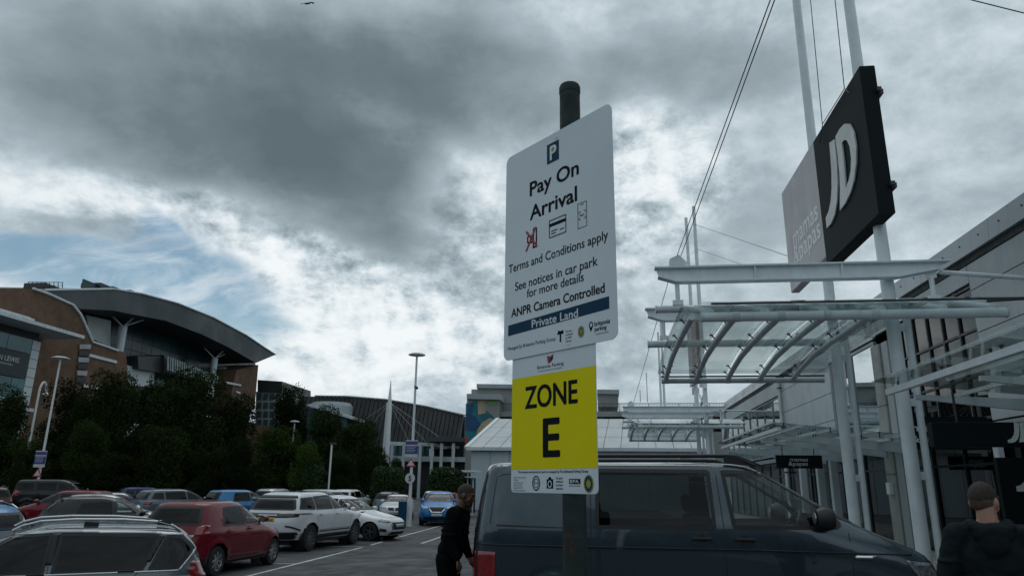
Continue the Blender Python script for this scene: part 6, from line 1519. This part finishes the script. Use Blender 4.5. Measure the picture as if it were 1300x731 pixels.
def person(label, J, skin, top, legs, hood=False, beard=False, hair='crop', H=1.75, head_rot=None):
    """J: joints in local metres, figure faces +x"""
    T = thing('person', label, 'person')
    mb = MB()
    V3 = Vector; hd_ = V3(J['head']); nk = V3(J['neck']); ch = V3(J['chest']); pe = V3(J['pelvis'])
    HR = head_rot or Matrix.Identity(3)
    h = lambda x, y, z: hd_+HR @ V3((x, y, z))
    # head: skull, jaw, brow, nose, lips, chin, ears
    ell(mb, h(-.012, 0, .025), (.098, .077, .100), HR); ell(mb, h(.022, 0, -.045), (.068, .058, .075), HR); ell(mb, h(.062, 0, -.092), (.026, .032, .024), HR)
    ell(mb, h(.078, 0, .028), (.020, .052, .014), HR)
    capsule(mb, h(.086, 0, .018), h(.108, 0, -.020), .009, .014); ell(mb, h(.100, 0, -.026), (.014, .019, .010), HR)
    ell(mb, h(.088, 0, -.056), (.011, .026, .007), HR); ell(mb, h(.086, 0, -.067), (.011, .022, .008), HR)
    for s_ in (-1, 1):
        ell(mb, h(-.005, s_*.079, -.008), (.022, .012, .033), HR); ell(mb, h(.070, s_*.034, .006), (.014, .017, .011), HR); ell(mb, h(.056, s_*.044, -.030), (.026, .020, .024), HR)
    capsule(mb, hd_+V3((-.025, 0, -.05)), nk, .058, .064)
    # trunk
    sl_, sr_ = V3(J['sh_l']), V3(J['sh_r']); ax = (sl_-sr_).normalized()
    rot = Matrix((ax.cross(V3((0, 0, 1))).normalized(), ax, V3((0, 0, 1)))).transposed()
    capsule(mb, nk+V3((0, 0, -.02)), sl_*.7+nk*.3+V3((0, 0, -.01)), .055, .06); capsule(mb, nk+V3((0, 0, -.02)), sr_*.7+nk*.3+V3((0, 0, -.01)), .055, .06)
    ell(mb, ch, (.125, .185, .20), rot); ell(mb, (ch+pe)/2+V3((0, 0, -.01)), (.112, .158, .20), rot); ell(mb, pe+V3((0, 0, .02)), (.118, .168, .14), rot)
    for s_ in 'lr':
        capsule(mb, J['sh_'+s_], J['el_'+s_], .062, .046); capsule(mb, J['el_'+s_], J['wr_'+s_], .044, .030)
        capsule(mb, J['hip_'+s_], J['kn_'+s_], .092, .060); capsule(mb, J['kn_'+s_], J['an_'+s_], .058, .040)
        a = V3(J['an_'+s_]); capsule(mb, a+V3((-.04, 0, -.055)), a+V3((.15, 0, -.065)), .042, .034)
        # hand: palm, four curled fingers, thumb
        w = V3(J['wr_'+s_]); e = V3(J['el_'+s_]); d = (w-e).normalized(); sd_ = V3((0, 1, 0)) if abs(d.y) < .7 else V3((1, 0, 0)); sd_ = (sd_-d*sd_.dot(d)).normalized(); nr = d.cross(sd_)
        nr = nr if s_ == 'l' else -nr
        capsule(mb, w+d*.02-sd_*.022, w+d*.085-sd_*.026, .018, .015); capsule(mb, w+d*.02, w+d*.088, .020, .016); capsule(mb, w+d*.02+sd_*.022, w+d*.085+sd_*.028, .018, .015)
        for k, (o_, ln) in enumerate(((-.030, .066), (-.010, .076), (.011, .072), (.031, .056))):
            p0 = w+d*.088+sd_*o_; p1 = p0+(d*.8+nr*.5).normalized()*ln*.5; p2 = p1+(d*.35+nr*.9).normalized()*ln*.5
            capsule(mb, p0, p1, .0095, .009, 8, 3); capsule(mb, p1, p2, .009, .0075, 8, 3)
        p0 = w+d*.03-sd_*.034; p1 = p0+(d*.7-sd_*.7+nr*.2).normalized()*.04; p2 = p1+(d*.9+nr*.4).normalized()*.032
        capsule(mb, p0, p1, .013, .011, 8, 3); capsule(mb, p1, p2, .011, .009, 8, 3)
    fuse(mb, 'body', skin, T, .0085, 2)
    # eyes
    me_ = MB()
    for s_ in (-1, 1): ell(me_, h(.078, s_*.033, .006), (.010, .012, .007), HR, 10, 6)
    me_.build('eyes', 'lamp_clear', T)
    # clothes: padded shells over the figure
    t1 = MB(); k = .020 if hood else .015
    ell(t1, ch, (.125+k, .185+k, .205), rot); ell(t1, (ch+pe)/2+V3((0, 0, -.01)), (.118+k, .165+k, .22), rot); ell(t1, pe+V3((0, 0, .03)), (.125+k, .175+k, .15), rot)
    capsule(t1, nk+V3((0, 0, -.035)), sl_*.72+nk*.28+V3((0, 0, -.012)), .066, .075); capsule(t1, nk+V3((0, 0, -.035)), sr_*.72+nk*.28+V3((0, 0, -.012)), .066, .075)
    for s_ in 'lr':
        e = V3(J['el_'+s_]); w = V3(J['wr_'+s_]); sh = V3(J['sh_'+s_])
        capsule(t1, sh, e, .066+k, .056+k*.8); capsule(t1, e, w-(w-e).normalized()*.02, .054+k*.8, .040+k*.4)
        for q in (.35, .62, .85): 
            c = sh.lerp(e, q); ell(t1, c+V3((.01*math.sin(q*17), .01*math.cos(q*11), 0)), (.072+k*.6, .072+k*.6, .018))
    if hood:
        for q in range(9):
            a = math.pi*(.5+q/8.); ca = nk+V3((math.cos(a)*.085-.02, math.sin(a)*.105, .005-.030*abs(math.cos(a)))); 
            a2 = math.pi*(.5+(q+1)/8.); cb = nk+V3((math.cos(a2)*.085-.02, math.sin(a2)*.105, .005-.030*abs(math.cos(a2))))
            if q < 8: capsule(t1, ca, cb, .034, .034, 10, 3)
        ell(t1, nk+V3((-.115, 0, -.055)), (.055, .120, .065)); ell(t1, nk+V3((-.135, 0, -.115)), (.042, .085, .075)); capsule(t1, nk+V3((-.11, -.11, -.02)), nk+V3((-.15, 0, -.10)), .03, .03); capsule(t1, nk+V3((-.11, .11, -.02)), nk+V3((-.15, 0, -.10)), .03, .03)
    for z in (.10, .02, -.07): ell(t1, (ch+pe)/2+V3((-.01, .01*z, z)), (.136, .186, .012), rot)
    fuse(t1, 'hooded_top' if hood else 'jacket', top, T, .010, 3, .020)
    t2 = MB(); ell(t2, pe, (.128, .178, .12), rot)
    for s_ in 'lr': capsule(t2, J['hip_'+s_], J['kn_'+s_], .104, .072); capsule(t2, J['kn_'+s_], V3(J['an_'+s_])+V3((0, 0, .02)), .072, .060)
    fuse(t2, 'trousers', legs, T, .012, 2, .018)
    for s_ in 'lr':
        a = V3(J['an_'+s_]); t3 = MB(); capsule(t3, a+V3((-.05, 0, -.052)), a+V3((.16, 0, -.064)), .048, .040); t3.box(a.x-.10, a.x+.20, a.y-.045, a.y+.045, a.z-.115, a.z-.09); t3.build('shoe', 'shoe', T, smooth=True)
    hm = MB(); ell(hm, h(-.014, 0, .027), (.0995, .0785, .1005), HR, 28, 18)
    hm.v = list(hm.v); keep = []
    inv = HR.inverted()
    def okv(v): 
        q = inv @ (V3(v)-hd_); return q.z > (.030 if q.x > .03 else -.030 if q.x < -.02 else .008) and q.x < .075
    hm.f = [f for f in hm.f if all(okv(hm.v[i]) for i in f)]
    hm.build('hair', 'hair', T, smooth=True)
    fm = MB(); ell(fm, h(-.014, 0, .020), (.0975, .0775, .1000), HR, 28, 18)
    def okf(v):
        q = inv @ (V3(v)-hd_); return q.z > (-.075 if q.x < -.02 else .002) and q.x < .045
    fm.f = [f for f in fm.f if all(okf(fm.v[i]) for i in f)]
    fm.build('hair_fade', 'hair_fade', T, smooth=True)
    if beard:
        bm_ = MB(); ell(bm_, h(.045, 0, -.082), (.054, .052, .042), HR); ell(bm_, h(.012, 0, -.062), (.062, .063, .040), HR); fuse(bm_, 'beard', 'hair', T, .01, 1)
    return T
J = dict(head=(0.015, 0, 1.635), neck=(-.02, 0, 1.50), chest=(-.01, 0, 1.30), pelvis=(0, 0, .98), sh_l=(-.015, .18, 1.42), sh_r=(-.015, -.18, 1.42), el_l=(.0, .262, 1.17), el_r=(.02, -.262, 1.17), wr_l=(.12, .24, .94), wr_r=(.14, -.24, .95),
         hip_l=(0, .09, .93), hip_r=(0, -.09, .93), kn_l=(.12, .10, .50), kn_r=(-.02, -.10, .50), an_l=(.10, .10, .10), an_r=(-.22, -.10, .13))
HRm = Matrix.Rotation(R(-32), 3, 'Z') @ Matrix.Rotation(R(8), 3, 'Y')
pr_ = person('man in a dark hooded top with cropped hair, seen from behind at the lower right', J, 'skin_a', 'hoodie', 'blackcloth', hood=True, head_rot=HRm)
pp = onY(1250, 640, 5.3); pr_.location = (pp.x, 5.3, -.03); pr_.rotation_euler = (0, 0, R(72)); pr_.scale = (1.02,)*3
J2 = dict(head=(.07, 0, 1.53), neck=(.0, 0, 1.40), chest=(-.04, 0, 1.20), pelvis=(-.10, 0, .91), sh_l=(-.02, .175, 1.335), sh_r=(-.02, -.175, 1.335), el_l=(-.04, .23, 1.08), el_r=(-.05, -.225, 1.08), wr_l=(.06, .20, .86), wr_r=(.05, -.19, .86),
          hip_l=(-.13, .09, .86), hip_r=(-.13, -.09, .86), kn_l=(-.06, .10, .48), kn_r=(-.09, -.10, .47), an_l=(-.12, .10, .10), an_r=(-.17, -.10, .10))
pl = person('bearded man in black leaning forward at the rear corner of the van', J2, 'skin_b', 'blackcloth', 'blackcloth', beard=True, head_rot=Matrix.Rotation(R(14), 3, 'Y'))
pp = onY(588, 650, 8.8); pl.location = (pp.x, 8.6, 0); pl.rotation_euler = (0, 0, R(-8)); pl.scale = (1.04,)*3
# ================================================================== GULL
MT['gull'] = mat('gull', (.06, .065, .07), .7)
gp = onY(390, 5, 40)
T = thing('seagull', 'small dark bird gliding at the top edge of the sky', 'bird', gp)
mb = MB(); ell(mb, gp, (.22, .07, .06), None, 10, 6); capsule(mb, gp+Vector((.18, 0, .02)), gp+Vector((.27, 0, .02)), .045, .02, 8, 3)
for s_ in (-1, 1):
    a = gp+Vector((0, 0, .02)); b = gp+Vector((.06+.20*s_, .1*s_, .16*s_ if s_ > 0 else -.05)); c = gp+Vector((.40*s_, .2*s_, .12 if s_ > 0 else -.16))
    for p, q, w in ((a, b, .15), (b, c, .10)):
        mb.obox(p, q, .02, w, up=(1, .2, .2))
mb.build('body', 'gull', T)
# ------------------------------------------------------------------ final checks
for o in bpy.data.objects:
    if o.type == 'MESH' and len(o.data.polygons) == 0: bpy.data.objects.remove(o)
